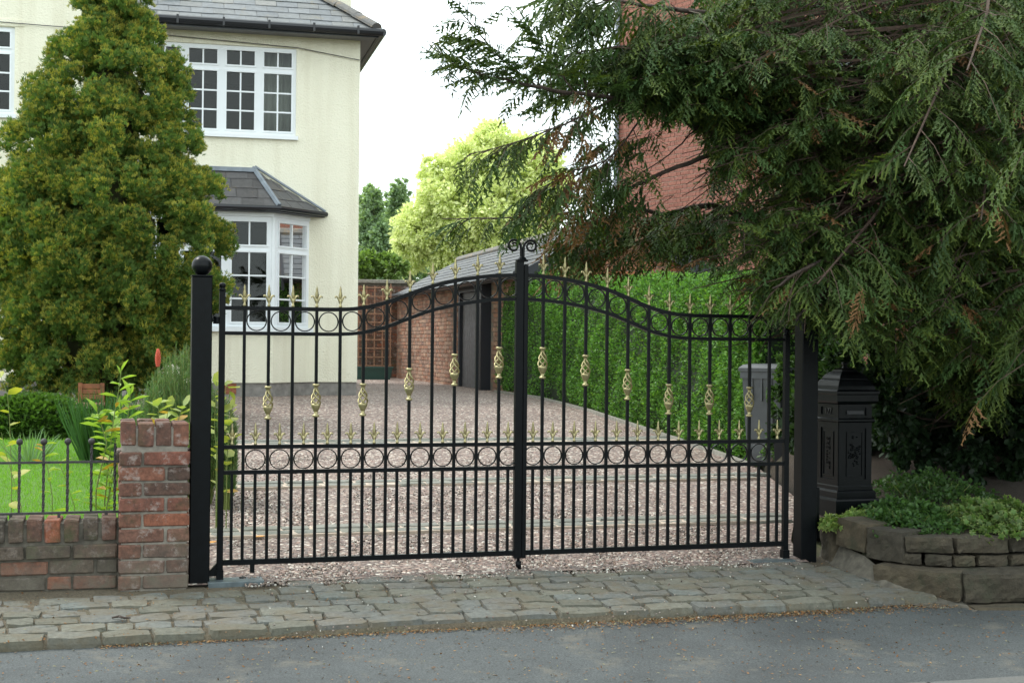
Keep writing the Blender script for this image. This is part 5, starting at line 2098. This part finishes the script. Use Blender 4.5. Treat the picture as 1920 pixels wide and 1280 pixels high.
clothe(G_, .5, 1, .11, .16, droop=.5, dens=.7, size=(.14, .2))
clothe(H_, .25, 1, .05, .42, droop=.55, spread=1.0, size=(.22, .36))
clothe(I_, .1, 1, .05, .22, droop=.3, size=(.16, .24))
clothe(J_, .1, 1, .05, .55, droop=.5)
clothe(K_, .1, 1, .05, .55, droop=.5)
clothe(Lm, .1, 1, .045, .5, droop=.6, size=(.2, .32))
clothe(Mm, .1, 1, .045, .55, droop=.55, size=(.2, .32))
for p_ in (B, C_, D_, E_, F_, I_, H_, J_):
    for k in range(3):
        SP.append(p_[-1 - k]); SD.append((p_[-1] - p_[-3]).normalized() + Vector((0, 0, random.uniform(-.1, .15)))); SS.append(.26); SK.append(0)
for i in range(66):                          # tufts round the forks of the two long limbs
    if i < 50: e_ = at(random.uniform(1050, 1330), random.uniform(395, 485), random.uniform(8.1, 8.9))
    else: e_ = at(random.uniform(1060, 1175), random.uniform(190, 385), random.uniform(7.6, 8.1))
    back = (Vector((1.0, .35, .25)) + Vector((random.uniform(-.4, .4), random.uniform(-.4, .4), random.uniform(-.2, .3)))).normalized()
    ln_ = random.uniform(.3, .5)
    pts = [e_ + back * (ln_ * (1 - k / 4)) + Vector((0, 0, -.05 * (k / 4) ** 2)) for k in range(5)]
    clothe(pts, .15, 1, .08, .18, rad=.003, droop=.35, dens=1.2, size=(.14, .22), up=.2)
nman = len(SP)
# the rest of the crown: limbs fanning out from the trunk
LMB = []
for i in range(110):
    z0 = random.uniform(1.5, 5.4)
    az = random.uniform(R(155), R(345)) if i < 92 else random.uniform(0, R(360))
    if i >= 96:
        z0, az = random.uniform(1.3, 3.9), random.uniform(R(195), R(275))
    ln_ = random.uniform(1.8, 3.9) * (1 if z0 < 4.2 else .75)
    if i >= 96: ln_ = random.uniform(1.3, 2.9)
    o = Vector((tx, ty, z0 + ybase.z))
    rise = random.uniform(-.05, .30)
    pts = [o]
    for k in range(1, 7):
        t = k / 6
        pts.append(o + Vector((math.cos(az), math.sin(az), 0)) * ln_ * t + Vector((random.uniform(-.05, .05), random.uniform(-.05, .05), ln_ * (rise * t - .42 * t * t))))
    i0_ = len(SP)
    clothe(pts, .22, 1, .12, .55, rad=.004, droop=.40, dens=.75, size=(.24, .36))
    LMB.append((pts, i0_, len(SP)))
# short leafy branchlets that close the crown towards the street
for i in range(765):
    d_ = random.uniform(7.5, 9.9)
    e_ = at(random.uniform(1270, 1960), random.uniform(-70, 660), d_)
    if i >= 460: e_ = at(random.uniform(1300, 1580), random.uniform(60, 580), d_)
    if i >= 680: e_ = at(random.uniform(1670, 1970), random.uniform(600, 800), random.uniform(8.9, 10.0))
    elif i >= 610: e_ = at(random.uniform(1140, 1340), random.uniform(60, 190), random.uniform(7.6, 8.4))
    back = (Vector((tx, ty, e_.z + .5)) - e_).normalized()
    back = (back + Vector((random.uniform(-.5, .5), random.uniform(-.5, .5), random.uniform(-.1, .3)))).normalized()
    ln_ = random.uniform(.5, .9)
    pts = [e_ + back * (ln_ * (1 - k / 4)) + Vector((0, 0, -.06 * (k / 4) ** 2)) for k in range(5)]
    clothe(pts, .15, 1, .085, .26, rad=.003, droop=.30, dens=1.25, size=(.15, .235), up=.25)
    BR.append(([pts[0] + back * 1.0, pts[0] + back * .5, pts[0], pts[2], pts[4]], .009, len(SP) - 12, len(SP)))
SP = np.array([tuple(p) for p in SP]); SD = np.array([tuple(p) for p in SD]); SS = np.array(SS)
# fuller growth on the street side
# thin the crown where the photograph shows gaps, trim its outline
px, py = proj(SP + SD * SS[:, None] * .6)
keep = np.ones(len(SP), bool)
auto = np.arange(len(SP)) >= nman
lim_l = np.interp(py, [-400, 0, 60, 120, 200, 235, 420, 440, 520, 600, 700, 760], [1080, 1085, 1090, 1110, 1150, 1310, 1330, 1150, 1330, 1420, 1490, 1700])
keep &= ~(auto & (px < lim_l))
low = np.interp(px, [1100, 1300, 1400, 1480, 1560, 1640, 1800, 1920, 2400], [450, 500, 540, 575, 605, 655, 770, 800, 820])
keep &= ~((auto | (px > 1330)) & (py > low + rng.uniform(-25, 25, len(px))))
tpx, tpy = proj(SP + SD * SS[:, None])
keep &= ~(tpx < np.interp(tpy, [-50, 0, 60, 140, 170, 290, 330, 400, 430], [838, 838, 800, 800, 850, 862, 860, 795, 795]))
keep &= ~(pip(px, py, [(905, 420), (1050, 420), (1050, 535), (905, 535)]) & (SP[:, 1] < 7.85))
keep &= ~(pip(tpx, tpy, [(915, 435), (1040, 435), (1040, 535), (915, 535)]) & (SP[:, 1] < 7.85))
holes = [([(1185, -20), (1300, -20), (1290, 55), (1195, 50)], .25), ([(935, 455), (1025, 455), (1025, 530), (935, 530)], -1.0), ([(1385, 620), (1480, 640), (1480, 880), (1385, 880)], 0.0), ([(1155, 225), (1295, 215), (1345, 300), (1330, 340), (1240, 400), (1155, 380)], .03), ([(1310, 330), (1440, 320), (1460, 430), (1330, 470)], .42), ([(1340, 440), (1450, 440), (1450, 560), (1320, 540)], .42), ([(1555, 85), (1620, 85), (1625, 165), (1560, 170)], .12), ([(1555, 320), (1650, 320), (1650, 430), (1555, 430)], .25), ([(1470, 270), (1540, 270), (1540, 320), (1470, 320)], .6), ([(1150, 435), (1330, 470), (1330, 520), (1130, 515)], .3)]
rnd = rng.random(len(px))
for poly, pr_ in holes:
    keep &= ~(pip(px, py, poly) & (rnd > pr_) & (auto | (rnd > .55) | (pr_ < 0)))
keep &= ~((SP[:, 1] < 6.7))
keep &= ~(((py < -150) | (px > 2080)) & (rng.random(len(px)) < .45))
# keep the crown clear of the second storey of the red house and of the camera path
for q_, rad, a, b in BR:
    if keep[a:b].any():
        twigs.tube([v - ybase for v in q_[::2]], [rad, rad * .6, rad * .3], 3, False)
for pts, a, b in LMB:
    w_ = np.nonzero(keep[a:b])[0]
    if len(w_):
        kmax = max(2, int(math.ceil(6 * min(1, .22 + .78 * w_[-1] / (b - a)))))
        lx_, ly_ = proj(np.array([tuple(v) for v in pts]))
        while kmax > 2 and (lx_[kmax] < 1370 or ly_[kmax] > 640): kmax -= 1
        twigs.tube([v - ybase for v in pts[:kmax + 1]], [.030 * (1 - .85 * k / 6) for k in range(kmax + 1)], 5, False)
SP, SD, SS = SP[keep], SD[keep], SS[keep]
print('yew sprays', len(SP), 'manual', nman)
ns_ = len(SP)
base = np.array([.031, .062, .020])[None] * rng.uniform(.65, 1.35, (ns_, 1))
warm = rng.random((ns_, 1))
base = base * (1 - .5 * warm) + np.array([.060, .088, .018])[None] * .5 * warm
tipc = np.where(rng.random((ns_, 1)) < .35, np.array([.145, .185, .030])[None], base * 1.6)
px, py = proj(SP)
newg = (px > 1440) & (rng.random(ns_) < .45)                # fresh growth on the side open to the street
tipc = np.where(newg[:, None], np.array([.115, .155, .03])[None] * rng.uniform(.6, 1.2, (ns_, 1)), tipc)
dead = rng.random(ns_) < np.where((px > 1020) & (px < 1130) & (py > 230) & (py < 330), .38, np.where((px > 1040) & (px < 1260) & (py > 370) & (py < 500), .22, .03))
base = np.where(dead[:, None], np.array([.15, .080, .035])[None], base)
tipc = np.where(dead[:, None], np.array([.21, .115, .05])[None], tipc)
vid = rng.integers(0, 6, ns_) + np.where(SS < .235, 6, 0)
Vs, Fs, Cs, off = [], [], [], 0
for k in range(12):
    s_ = vid == k
    T = YS[k]
    V, Fc = inst(T[0], T[1], SP[s_] - Y0, SD[s_], np.array([0, 0, 1.0]) + rng.normal(size=(s_.sum(), 3)) * .22, SS[s_])
    w_ = np.tile(T[2], s_.sum())[:, None] ** 1.5
    C = np.repeat(base[s_], len(T[0]), 0) * (1 - w_) + np.repeat(tipc[s_], len(T[0]), 0) * w_
    Vs.append(V); Fs.append(Fc + off); Cs.append(C)
    off += len(V)
link('crown', np_mesh('crown', np.concatenate(Vs), np.concatenate(Fs), M['needle'], np.concatenate(Cs)), yew)
twigs.build('twigs', M['twig'], yew)

# ---------------------------------------------------------------- generic leafy crowns
def blob_tree(name, label, cat, base_p, blobs, n, size, col, tmpl, mat, trunk=None, jit=.5, group=None, colvar=.3, tipcol=None, shell=.55):
    """blobs: [(x,y,z,rx,rz)] world; leaves spread in clumps through each blob"""
    e = tag(empty(name, base_p), label, cat, group)
    b0 = np.array(base_p)
    Ps, Ds = [], []
    vol = np.array([b[3] ** 2 for b in blobs])
    for b, v in zip(blobs, vol / vol.sum()):
        nn = int(n * v)
        ncl = max(6, nn // 26)
        u = rdir(ncl)
        rr = shell + (1 - shell) * rng.random((ncl, 1)) ** .6
        cc = u * rr * np.array([b[3], b[3], b[4]])
        k = rng.integers(0, ncl, nn)
        Ps.append(np.array(b[:3]) + cc[k] + rng.normal(size=(nn, 3)) * b[3] * .10)
        Ds.append(norm(u[k] + rng.normal(size=(nn, 3)) * jit + np.array([0, 0, -.15])))
    P, D = np.concatenate(Ps), np.concatenate(Ds)
    nn = len(P)
    C = np.array(col)[None] * rng.uniform(1 - colvar, 1 + colvar, (nn, 1))
    T = None
    if tipcol is not None: T = np.array(tipcol)[None] * rng.uniform(1 - colvar, 1 + colvar, (nn, 1))
    leaf_cloud(P - b0, D, rng.uniform(size[0], size[1], nn), C, tmpl, mat, 'crown', e, .4, .4, T)
    if trunk:
        m = MB()
        m.tube([(0, 0, -.1), (.02, .0, trunk[1] * .5), (0, 0, trunk[1])], [trunk[0], trunk[0] * .8, trunk[0] * .4], 8)
        for b in blobs[:10]:
            v = Vector(b[:3]) - Vector(base_p)
            m.tube([(0, 0, trunk[1] * .55), tuple(v * .55 + Vector((0, 0, trunk[1] * .2))), tuple(v)], [trunk[0] * .45, trunk[0] * .25, trunk[0] * .08], 5)
        m.build('trunk', M['bark'], e, True)
    return e


def pblob(px, py, d, rpx, k=1.0):
    p = at(px, py, d)
    return (p.x, p.y + random.uniform(-.5, .5), p.z, rpx * d / F, rpx * d / F * k)


gb = [pblob(x, y, 40, r_) for x, y, r_ in ((930, 300, 62), (880, 330, 60), (990, 310, 60), (840, 380, 55), (900, 400, 70), (970, 390, 75), (790, 430, 48), (770, 470, 38), (850, 450, 60), (1025, 360, 50), (920, 265, 36), (950, 460, 70), (820, 320, 30), (765, 420, 28), (755, 445, 22))]
gp = at(930, 600, 40)
blob_tree('golden_tree', 'bright yellow green leafy tree behind the garage roof', 'tree', (gp.x, 40, .45), gb, 60000, (.11, .19), (.71, .80, .34), KITE, M['leaf_pale'], (.16, 5.0), tipcol=(.80, .86, .46), colvar=.18, shell=.45)
for k, (px_, w0, d_, top, lab) in enumerate(((700, 40, 58, 345, 'slender grey green tree nearest the cream house corner'), (750, 42, 60, 340, 'slender grey green tree touching the left of the golden tree'), (800, 30, 62, 372, 'small grey green tree top behind the golden tree'))):
    bl2 = []
    for j in range(16):
        t = j / 15
        y_ = top + 12 + t * 165
        bl2.append(pblob(px_ + random.uniform(-.55, .55) * w0 * (.25 + t), y_, d_, w0 * (.34 + .38 * min(1, t * 2.2)) * random.uniform(.7, 1.15), 1.15))
    p = at(px_, 600, d_)
    blob_tree('slender_tree', lab, 'tree', (p.x, d_, .45), bl2, 15000, (.13, .24), (.26, .36, .22), KITE, M['leaf'], (.13, 6.0), group='slender trees far behind', colvar=.35, shell=.3)
bb = [pblob(x, y, 36, r_) for x, y, r_ in ((675, 505, 26), (700, 500, 24), (725, 495, 22), (745, 505, 20), (690, 485, 16))]
p = at(700, 600, 36)
blob_tree('bush', 'mid green bush showing above the back brick wall', 'bush', (p.x, 36, .45), bb, 5500, (.07, .13), (.14, .22, .06), OVAL, M['leaf'], (.06, 1.6), colvar=.4)

# ---------------------------------------------------------------- dark shrubs under the yew
def shrub(name, label, cat, px_, d_, zb_, blobs, n, size, col, tmpl=OVAL, **kw):
    p = at(px_, 800, d_)
    return blob_tree(name, label, cat, (p.x, d_, zb_), blobs, n, size, col, tmpl, M['leaf'], (.03, .5), **kw)


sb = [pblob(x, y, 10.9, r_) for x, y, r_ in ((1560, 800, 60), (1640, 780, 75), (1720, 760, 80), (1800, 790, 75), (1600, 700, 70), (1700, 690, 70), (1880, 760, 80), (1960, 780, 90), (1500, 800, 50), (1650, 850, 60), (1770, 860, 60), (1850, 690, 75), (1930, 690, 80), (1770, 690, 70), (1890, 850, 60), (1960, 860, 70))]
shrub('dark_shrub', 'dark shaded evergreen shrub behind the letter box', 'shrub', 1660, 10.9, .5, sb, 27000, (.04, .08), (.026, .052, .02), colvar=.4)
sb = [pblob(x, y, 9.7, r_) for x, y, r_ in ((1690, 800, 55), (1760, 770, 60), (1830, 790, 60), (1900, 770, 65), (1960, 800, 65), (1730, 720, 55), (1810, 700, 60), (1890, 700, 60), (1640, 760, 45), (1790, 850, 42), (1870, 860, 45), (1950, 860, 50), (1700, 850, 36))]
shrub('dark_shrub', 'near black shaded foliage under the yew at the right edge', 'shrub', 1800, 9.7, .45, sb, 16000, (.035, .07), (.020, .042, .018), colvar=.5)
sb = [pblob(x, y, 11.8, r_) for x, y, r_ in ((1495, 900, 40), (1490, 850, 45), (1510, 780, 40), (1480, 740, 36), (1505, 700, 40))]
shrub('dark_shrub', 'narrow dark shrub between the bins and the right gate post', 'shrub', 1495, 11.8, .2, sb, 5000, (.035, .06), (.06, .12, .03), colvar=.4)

# low ground cover on the bank
def cover(name, label, xs, ys, n, size, col, tmpl, tip, hgt, seed=0, cat='ground cover plant'):
    """mound of leaves over the bank between world rectangles"""
    cx, cy = (xs[0] + xs[1]) / 2, (ys[0] + ys[1]) / 2
    e = tag(empty(name, (cx, cy, bank_z(cx, cy))), label, cat)
    x = cx + (xs[1] - xs[0]) / 2 * np.clip(rng.normal(size=n) * .5, -1, 1)
    y = cy + (ys[1] - ys[0]) / 2 * np.clip(rng.normal(size=n) * .5, -1, 1)
    r2 = ((x - cx) / (xs[1] - xs[0]) * 2) ** 2 + ((y - cy) / (ys[1] - ys[0]) * 2) ** 2
    zz = np.array([bank_z(a, b) for a, b in zip(x, y)])
    lump = .5 + .5 * np.sin(x * 17 + seed) * np.sin(y * 19 + seed * 2)
    z = zz + hgt * np.clip(1 - r2 * .7, .05, 1) * (.35 + .65 * lump) * rng.random(n) ** .35
    P = np.stack([x, y, z], 1) - np.array(e.location)
    D = norm(np.array([-.1, -.7, .25]) + rng.normal(size=(n, 3)) * .7)
    Z_ = np.array([0, -.45, 1.0]) + rng.normal(size=(n, 3)) * .45
    C = np.array(col)[None] * rng.uniform(.65, 1.35, (n, 1))
    T = np.array(tip)[None] * rng.uniform(.7, 1.2, (n, 1))
    V, Fc = inst(tmpl[0], tmpl[1], P, D, Z_, rng.uniform(size[0], size[1], n))
    k = len(tmpl[0])
    w_ = np.tile(tmpl[2], n)[:, None] ** 2
    link('foliage', np_mesh('foliage', V, Fc, M['leaf'], np.repeat(C, k, 0) * (1 - w_) + np.repeat(T, k, 0) * w_), e)
    m = MB()
    for k in range(14):
        a, b = random.uniform(-.4, .4) * (xs[1] - xs[0]), random.uniform(-.4, .4) * (ys[1] - ys[0])
        m.tube([(a * .5, b * .5, -.02), (a * .8, b * .8, hgt * .3), (a, b, hgt * .6)], [.004, .003, .002], 4, False)
    tag(m.build('stems', M['stem_green'], e), kind='stuff')
    return e


def bxy(px_, d): return at(px_, 900, d).x


cover('periwinkle', 'low green leafy mound on the bank right of the letter box', (bxy(1615, 8.1), bxy(1800, 8.1)), (7.72, 8.55), 3200, (.022, .04), (.042, .10, .028), OVAL, (.085, .16, .045), .13, 1)
cover('ivy', 'variegated yellow green ivy spilling over the stone wall at the right edge', (bxy(1770, 8.0), bxy(2010, 8.0)), (7.60, 8.5), 2600, (.026, .046), (.08, .16, .04), IVY, (.30, .33, .12), .16, 2, 'ivy')
cover('periwinkle', 'dark green small leaved plant behind the letter box on the bank', (bxy(1600, 9.2), bxy(1830, 9.2)), (8.4, 9.3), 2300, (.02, .04), (.038, .09, .026), OVAL, (.08, .145, .04), .20, 3, 'ground cover plant')
cover('ivy', 'pale ivy sprig hanging at the end of the stone wall by the gate post', (bxy(1540, 8.1), bxy(1572, 8.1)), (8.0, 8.2), 160, (.03, .05), (.14, .24, .06), IVY, (.45, .48, .16), .06, 4, 'ivy')
cover('ivy', 'small ivy patch at the foot of the letter box', (bxy(1575, 8.25), bxy(1650, 8.25)), (8.05, 8.4), 320, (.025, .045), (.12, .22, .06), IVY, (.36, .40, .15), .05, 5, 'ivy')

# ---------------------------------------------------------------- left garden plants
def leafy_stems(name, label, cat, stems, leaf_l, col, tip, tmpl=LANCE, per=22, stem_r=.004):
    """upright stems with real leaves; stems = list of point lists (world)"""
    p0 = stems[0][0]
    e = tag(empty(name, p0), label, cat)
    m = MB()
    Ps, Ds, Ss = [], [], []
    for st in stems:
        st = [Vector(p) for p in st]
        m.tube([p - Vector(p0) for p in st], [stem_r * (1 - .6 * i / (len(st) - 1)) for i in range(len(st))], 5, False)
        for k in range(per):
            t = .18 + .82 * (k + random.random() * .5) / per
            p, d = poly_at(st, min(t, .999))
            a = k * 2.4 + random.random()
            out = Vector((math.cos(a), math.sin(a), random.uniform(.1, .7)))
            if t > .93: out = d * 1.4 + out * .6
            Ps.append(tuple(p - Vector(p0))); Ds.append(tuple(out.normalized())); Ss.append(leaf_l * random.uniform(.6, 1.15) * (1 - .15 * t))
    m.build('stem', M['stem_green'], e)
    n = len(Ps)
    P, D = np.array(Ps), np.array(Ds)
    Z = np.array([0, 0, 1.0]) + rng.normal(size=(n, 3)) * .25
    V, Fc = inst(tmpl[0], tmpl[1], P, D, Z, np.array(Ss))
    # arch each leaf downward
    C = np.array(col)[None] * rng.uniform(.7, 1.3, (n, 1))
    T = np.array(tip)[None] * rng.uniform(.8, 1.2, (n, 1))
    yel = rng.random((n, 1)) < .10
    C = np.where(yel, np.array([.38, .26, .05])[None], C)
    T = np.where(yel, np.array([.45, .25, .05])[None], T)
    k = len(tmpl[0])
    w_ = np.tile(tmpl[2], n)[:, None]
    link('leaves', np_mesh('leaves', V, Fc, M['leaf'], np.repeat(C, k, 0) * (1 - w_) + np.repeat(T, k, 0) * w_), e)
    return e


def stem_px(pl, d):
    out = []
    for i, (x, y) in enumerate(pl):
        p = at(x, y, d)
        out.append(p)
    return out


def ground_stem(pl, d):
    """start a stem on the soil under its first visible pixel"""
    pts = stem_px(pl, d)
    b = pts[0].copy()
    b.z = zat(b.x, b.y) - .02
    return [b] + pts


leafy_stems('shrub_shoots', 'fresh lime green leafy shoots rising behind the railings by the pillar', 'shrub',
            [ground_stem([(196, 940), (205, 860), (212, 790), (222, 735), (228, 692)], 7.75), ground_stem([(180, 920), (200, 830), (188, 790), (182, 770)], 7.7),
             ground_stem([(215, 930), (225, 850), (240, 780), (245, 735)], 7.85), ground_stem([(205, 900), (216, 850), (216, 800), (228, 760)], 7.9), ground_stem([(200, 950), (212, 890), (222, 860), (226, 840)], 7.72)],
            .13, (.20, .33, .05), (.33, .46, .09), LANCE, 24, .005)
leafy_stems('young_shoot', 'small lime green shoot among the railings near the left edge', 'shrub',
            [ground_stem([(98, 930), (90, 880), (80, 845), (84, 825)], 7.6), ground_stem([(140, 950), (120, 890), (108, 860)], 7.6)], .10, (.24, .36, .06), (.36, .46, .09), LANCE, 9, .003)
leafy_stems('young_shoot', 'thin stem with yellow leaves at the left edge', 'shrub',
            [ground_stem([(22, 900), (20, 850), (18, 790), (14, 740), (-4, 690)], 7.7), ground_stem([(40, 950), (14, 860), (2, 810)], 7.6)], .11, (.26, .30, .05), (.40, .36, .06), OVAL, 7, .003)
leafy_stems('broadleaf_plant', 'broad pale green leaves just behind the brick pillar', 'plant',
            [ground_stem([(297, 800), (298, 770), (294, 752)], 8.3), ground_stem([(330, 800), (338, 775), (345, 760)], 8.2), ground_stem([(318, 815), (312, 790), (316, 760)], 8.4)], .13, (.22, .30, .10), (.34, .38, .10), OVAL, 9, .004)
leafy_stems('broadleaf_plant', 'yellowish leafy plant at the drive edge behind the left gate post', 'plant',
            [ground_stem([(406, 860), (412, 780), (425, 720), (432, 735)], 8.6), ground_stem([(408, 880), (402, 800), (406, 712)], 8.7), ground_stem([(425, 870), (430, 800), (436, 760)], 8.6)], .11, (.20, .26, .06), (.36, .36, .08), OVAL, 12, .004)


def spiky(name, label, cat, px_, py_top, py_bot, d, wpx, n, col, blade=.5, w_=.02, lean=.35):
    p = at(px_, py_bot, d)
    zb_ = zat(p.x, d)
    e = tag(empty(name, (p.x, d, zb_)), label, cat)
    hgt = at(px_, py_top, d).z - zb_
    rad = wpx * d / F
    a = rng.uniform(0, 6.283, n)
    r_ = rad * np.sqrt(rng.random(n)) * .55
    P = np.stack([r_ * np.cos(a), r_ * np.sin(a), np.zeros(n)], 1)
    D = norm(np.stack([np.cos(a) * lean * rng.random(n), np.sin(a) * lean * rng.random(n), np.ones(n)], 1) + rng.normal(size=(n, 3)) * .08)
    Tv = np.array([(0, -w_, 0), (0, w_, 0), (.5, -w_ * .9, 0), (.5, w_ * .9, 0), (.85, -w_ * .5, -.05), (.85, w_ * .5, -.05), (1, 0, -.12)], float)
    Tf = np.array([(0, 1, 3), (0, 3, 2), (2, 3, 5), (2, 5, 4), (4, 5, 6)])
    C = np.array(col)[None] * rng.uniform(.65, 1.3, (n, 1))
    V, Fc = inst(Tv, Tf, P, D, P * 2 + rng.normal(size=(n, 3)) * .3 + 1e-3, hgt * rng.uniform(.55, 1.08, n))
    link('blades', np_mesh('blades', V, Fc, M['grass'], np.repeat(C, 7, 0)), e)
    return e


# rosemary: upright stems set with short needles
def rosemary(label, px_, d, top, wpx, nst, col):
    p = at(px_, 800, d)
    zb_ = zat(p.x, d)
    e = tag(empty('rosemary_bush', (p.x, d, zb_)), label, 'bush')
    hgt = at(px_, top, d).z - zb_
    m = MB()
    Ps, Ds = [], []
    rad = wpx * d / F
    for i in range(nst):
        a, r_ = random.uniform(0, 6.28), rad * math.sqrt(random.random())
        h = hgt * (1 - .35 * (r_ / rad) ** 2) * random.uniform(.72, 1.04)
        b = Vector((r_ * .35 * math.cos(a), r_ * .35 * math.sin(a), 0))
        tpt = Vector((r_ * math.cos(a), r_ * math.sin(a), h))
        pts = [b, b.lerp(tpt, .5) + Vector((r_ * .15 * math.cos(a), r_ * .15 * math.sin(a), -.02)), tpt]
        m.tube(pts, [.004, .003, .0015], 4, False)
        for k in range(58):
            t = .25 + .75 * k / 58
            q_, dd = poly_at(pts, min(t, .999))
            an = random.uniform(0, 6.28)
            o = Vector((math.cos(an), math.sin(an), 0))
            Ps.append(tuple(q_)); Ds.append(tuple((dd * 1.1 + o).normalized()))
    m.build('stems', M['stem_green'], e)
    n = len(Ps)
    Tv = np.array([(0, -.07, 0), (0, .07, 0), (1, 0, 0)], float)
    V, Fc = inst(Tv, np.array([(0, 1, 2)]), np.array(Ps), np.array(Ds), rdir(n), rng.uniform(.03, .05, n))
    C = np.array(col)[None] * rng.uniform(.7, 1.3, (n, 1))
    link('needles', np_mesh('needles', V, Fc, M['grass'], np.repeat(C, 3, 0)), e)
    return e


rosemary('tall grey green rosemary bush behind the left gate post', 338, 9.9, 648, 66, 430, (.095, .175, .065))
rosemary('shorter grey green rosemary beside the taller one', 284, 9.6, 705, 32, 150, (.095, .18, .065))
rosemary('dense grey green rosemary at the foot of the left gate post', 385, 9.6, 690, 34, 170, (.09, .17, .06))
rosemary('small rosemary at the drive edge seen through the gate', 426, 9.4, 735, 20, 110, (.095, .175, .065))
spiky('strappy_plant', 'dark green strappy leaves under the conifer', 'plant', 195, 730, 835, 11.6, 75, 600, (.045, .115, .03), w_=.009, lean=.5)
spiky('strappy_plant', 'strappy green leaves left of the rosemary', 'plant', 258, 748, 850, 10.6, 60, 420, (.06, .145, .035), w_=.010, lean=.5)
spiky('strappy_plant', 'pale arching strappy leaves in front of the clipped box hedge', 'plant', 55, 800, 850, 11.4, 40, 70, (.16, .27, .12), w_=.02, lean=1.1)
leafy_stems('broadleaf_plant', 'low mixed green leaves in the bed between pillar and rosemary', 'plant',
            [ground_stem([(x_, 850), (x_ + random.uniform(-8, 8), 800 + random.uniform(-12, 15))], random.uniform(8.6, 9.4)) for x_ in range(238, 350, 7)], .075, (.11, .20, .05), (.20, .28, .08), OVAL, 16, .003)
# red hot poker
pk = at(296, 700, 10.0)
zk = zat(pk.x, 10.0)
poker = tag(empty('red_hot_poker', (pk.x, 10.0, zk)), 'single orange red poker flower in front of the conifer', 'flower')
zt_ = at(296, 662, 10.0).z - zk
MB().tube([(0, 0, -.02), (.01, 0, zt_ * .5), (0, 0, zt_ - .06)], [.007, .006, .005], 6).build('stem', M['stem_green'], poker)
m = MB()
for ring_ in range(11):
    zc = zt_ - .09 + ring_ * .0115
    rr = .021 * math.sin(math.pi * (.16 + .80 * ring_ / 11)) ** .7
    for k in range(9):
        a = k * 2 * math.pi / 9 + ring_ * .35
        m.tube([(rr * .4 * math.cos(a), rr * .4 * math.sin(a), zc + .006), (rr * math.cos(a), rr * math.sin(a), zc - .006)], [.0045, .003], 5)
m.build('flower_head', M['poker_flower'], poker)

# clipped box hedge, low
bx0, bx1 = at(-40, 800, 13.2).x, at(140, 800, 13.2).x
e = tag(empty('box_hedge', ((bx0 + bx1) / 2, 13.4, zat(-4.3, 13.4))), 'low rounded dark green box hedge at the back of the lawn', 'hedge')
hh = at(70, 745, 13.2).z - zat(-4.3, 13.4)
ww, dd_ = (bx1 - bx0) / 2, .42
n = 9000
u = rdir(n)
u[:, 2] = np.abs(u[:, 2])
pw = 3.0
sc_ = (np.abs(u) ** pw).sum(1, keepdims=True) ** (-1 / pw)
P = u * sc_ * np.array([ww, dd_, hh]) * rng.uniform(.86, 1.02, (n, 1))
layer = np.sin(P[:, 2] * 75)                                  # tiered clipped shoots
P[:, :2] *= (1 + .03 * layer)[:, None]
leaf_cloud(P, norm(u + np.array([0, -.3, .2]) + rng.normal(size=(n, 3)) * .4), rng.uniform(.03, .06, n), np.array([.075, .15, .028])[None] * rng.uniform(.55, 1.35, (n, 1)), OVAL, M['leaf'], 'foliage', e, .3, 1.0)
m = MB()
m.add([(x * ww * .9, y * dd_ * .9, max(0, z) * hh * .92) for x, y, z in ico], icf)
m.build('shade_core', M['hedge_core'], e)  # solid core in the same painted shade, seen between the box leaves

# garden planter under the conifer
pw_ = at(168, 722, 14.2)
pt = tag(empty('garden_stool', (pw_.x, 14.2, zat(pw_.x, 14.2)), R(10)), 'small orange brown wooden stool half hidden under the conifer', 'stool')
hz2 = pw_.z - zat(pw_.x, 14.2) - .12
for k in range(3):
    MB().bbox(-.12, .12, .15 + k * .0, .175, hz2 - .03 + k * .055, hz2 + .02 + k * .055, .004).build('back_slat', M['orange_wood'], pt)
MB().bbox(-.14, .14, -.14, .14, hz2 - .09, hz2 - .06, .004).build('seat', M['trellis_wood'], pt)
for sx in (-1, 1):
    for sy in (-1, 1):
        MB().box(sx * .11 - .02, sx * .11 + .02, sy * .13 - .02 + (.02 if sy > 0 else 0), sy * .13 + .02 + (.02 if sy > 0 else 0), -.02, hz2 - .09 if sy < 0 else hz2 + .14).build('leg', M['orange_wood'], pt)

# ---------------------------------------------------------------- odds and ends on the ground
def fallen_leaf(px_, py_, size, lab, rz):
    d = 4084 / (py_ + 1 - 528.6)
    p = at(px_, py_, d)
    z = zat(p.x, p.y) + .022
    m = MB()
    vs, fs = [], []
    out = [(0, 0), (.25, .28), (.6, .34), (1, 0), (.6, -.34), (.25, -.28)]
    for dz in (0, .003):
        vs += [((x - .5) * size, y * size, dz + .012 * abs(y) + .01 * x * x) for x, y in out]
    fs = [tuple(range(6))[::-1], tuple(range(6, 12))] + [(i, (i + 1) % 6, 6 + (i + 1) % 6, 6 + i) for i in range(6)]
    m.add(vs, fs)
    o = m.build('fallen_leaf', M['dry_leaf'])
    o.location = (p.x, p.y, z)
    o.rotation_euler = (0, .1, rz)
    return tag(o, lab, 'leaf')


fallen_leaf(486, 1018, .075, 'orange dry leaf on the gravel behind the left gate leaf', .4)
fallen_leaf(398, 1031, .07, 'orange dry leaf on the gravel between left post and gate', 1.2)
tw0 = at(226, 1158, 6.45)
tq = SQ(tw0.x, tw0.y)[1]
m = MB().tube([(-.04, 0, .006), (-.01, .006, .012), (.02, 0, .006), (.045, .008, .005)], [.004, .006, .005, .003], 6)
m.tube([(-.01, .006, .012), (.01, -.02, .008)], [.004, .002], 5)
o = m.build('twig', M['bark'], None, True)
o.location = (tw0.x, tw0.y, .1 * max(tq, -.99) + .012)
tag(o, 'short brown twig lying on the setts below the low wall', 'twig')
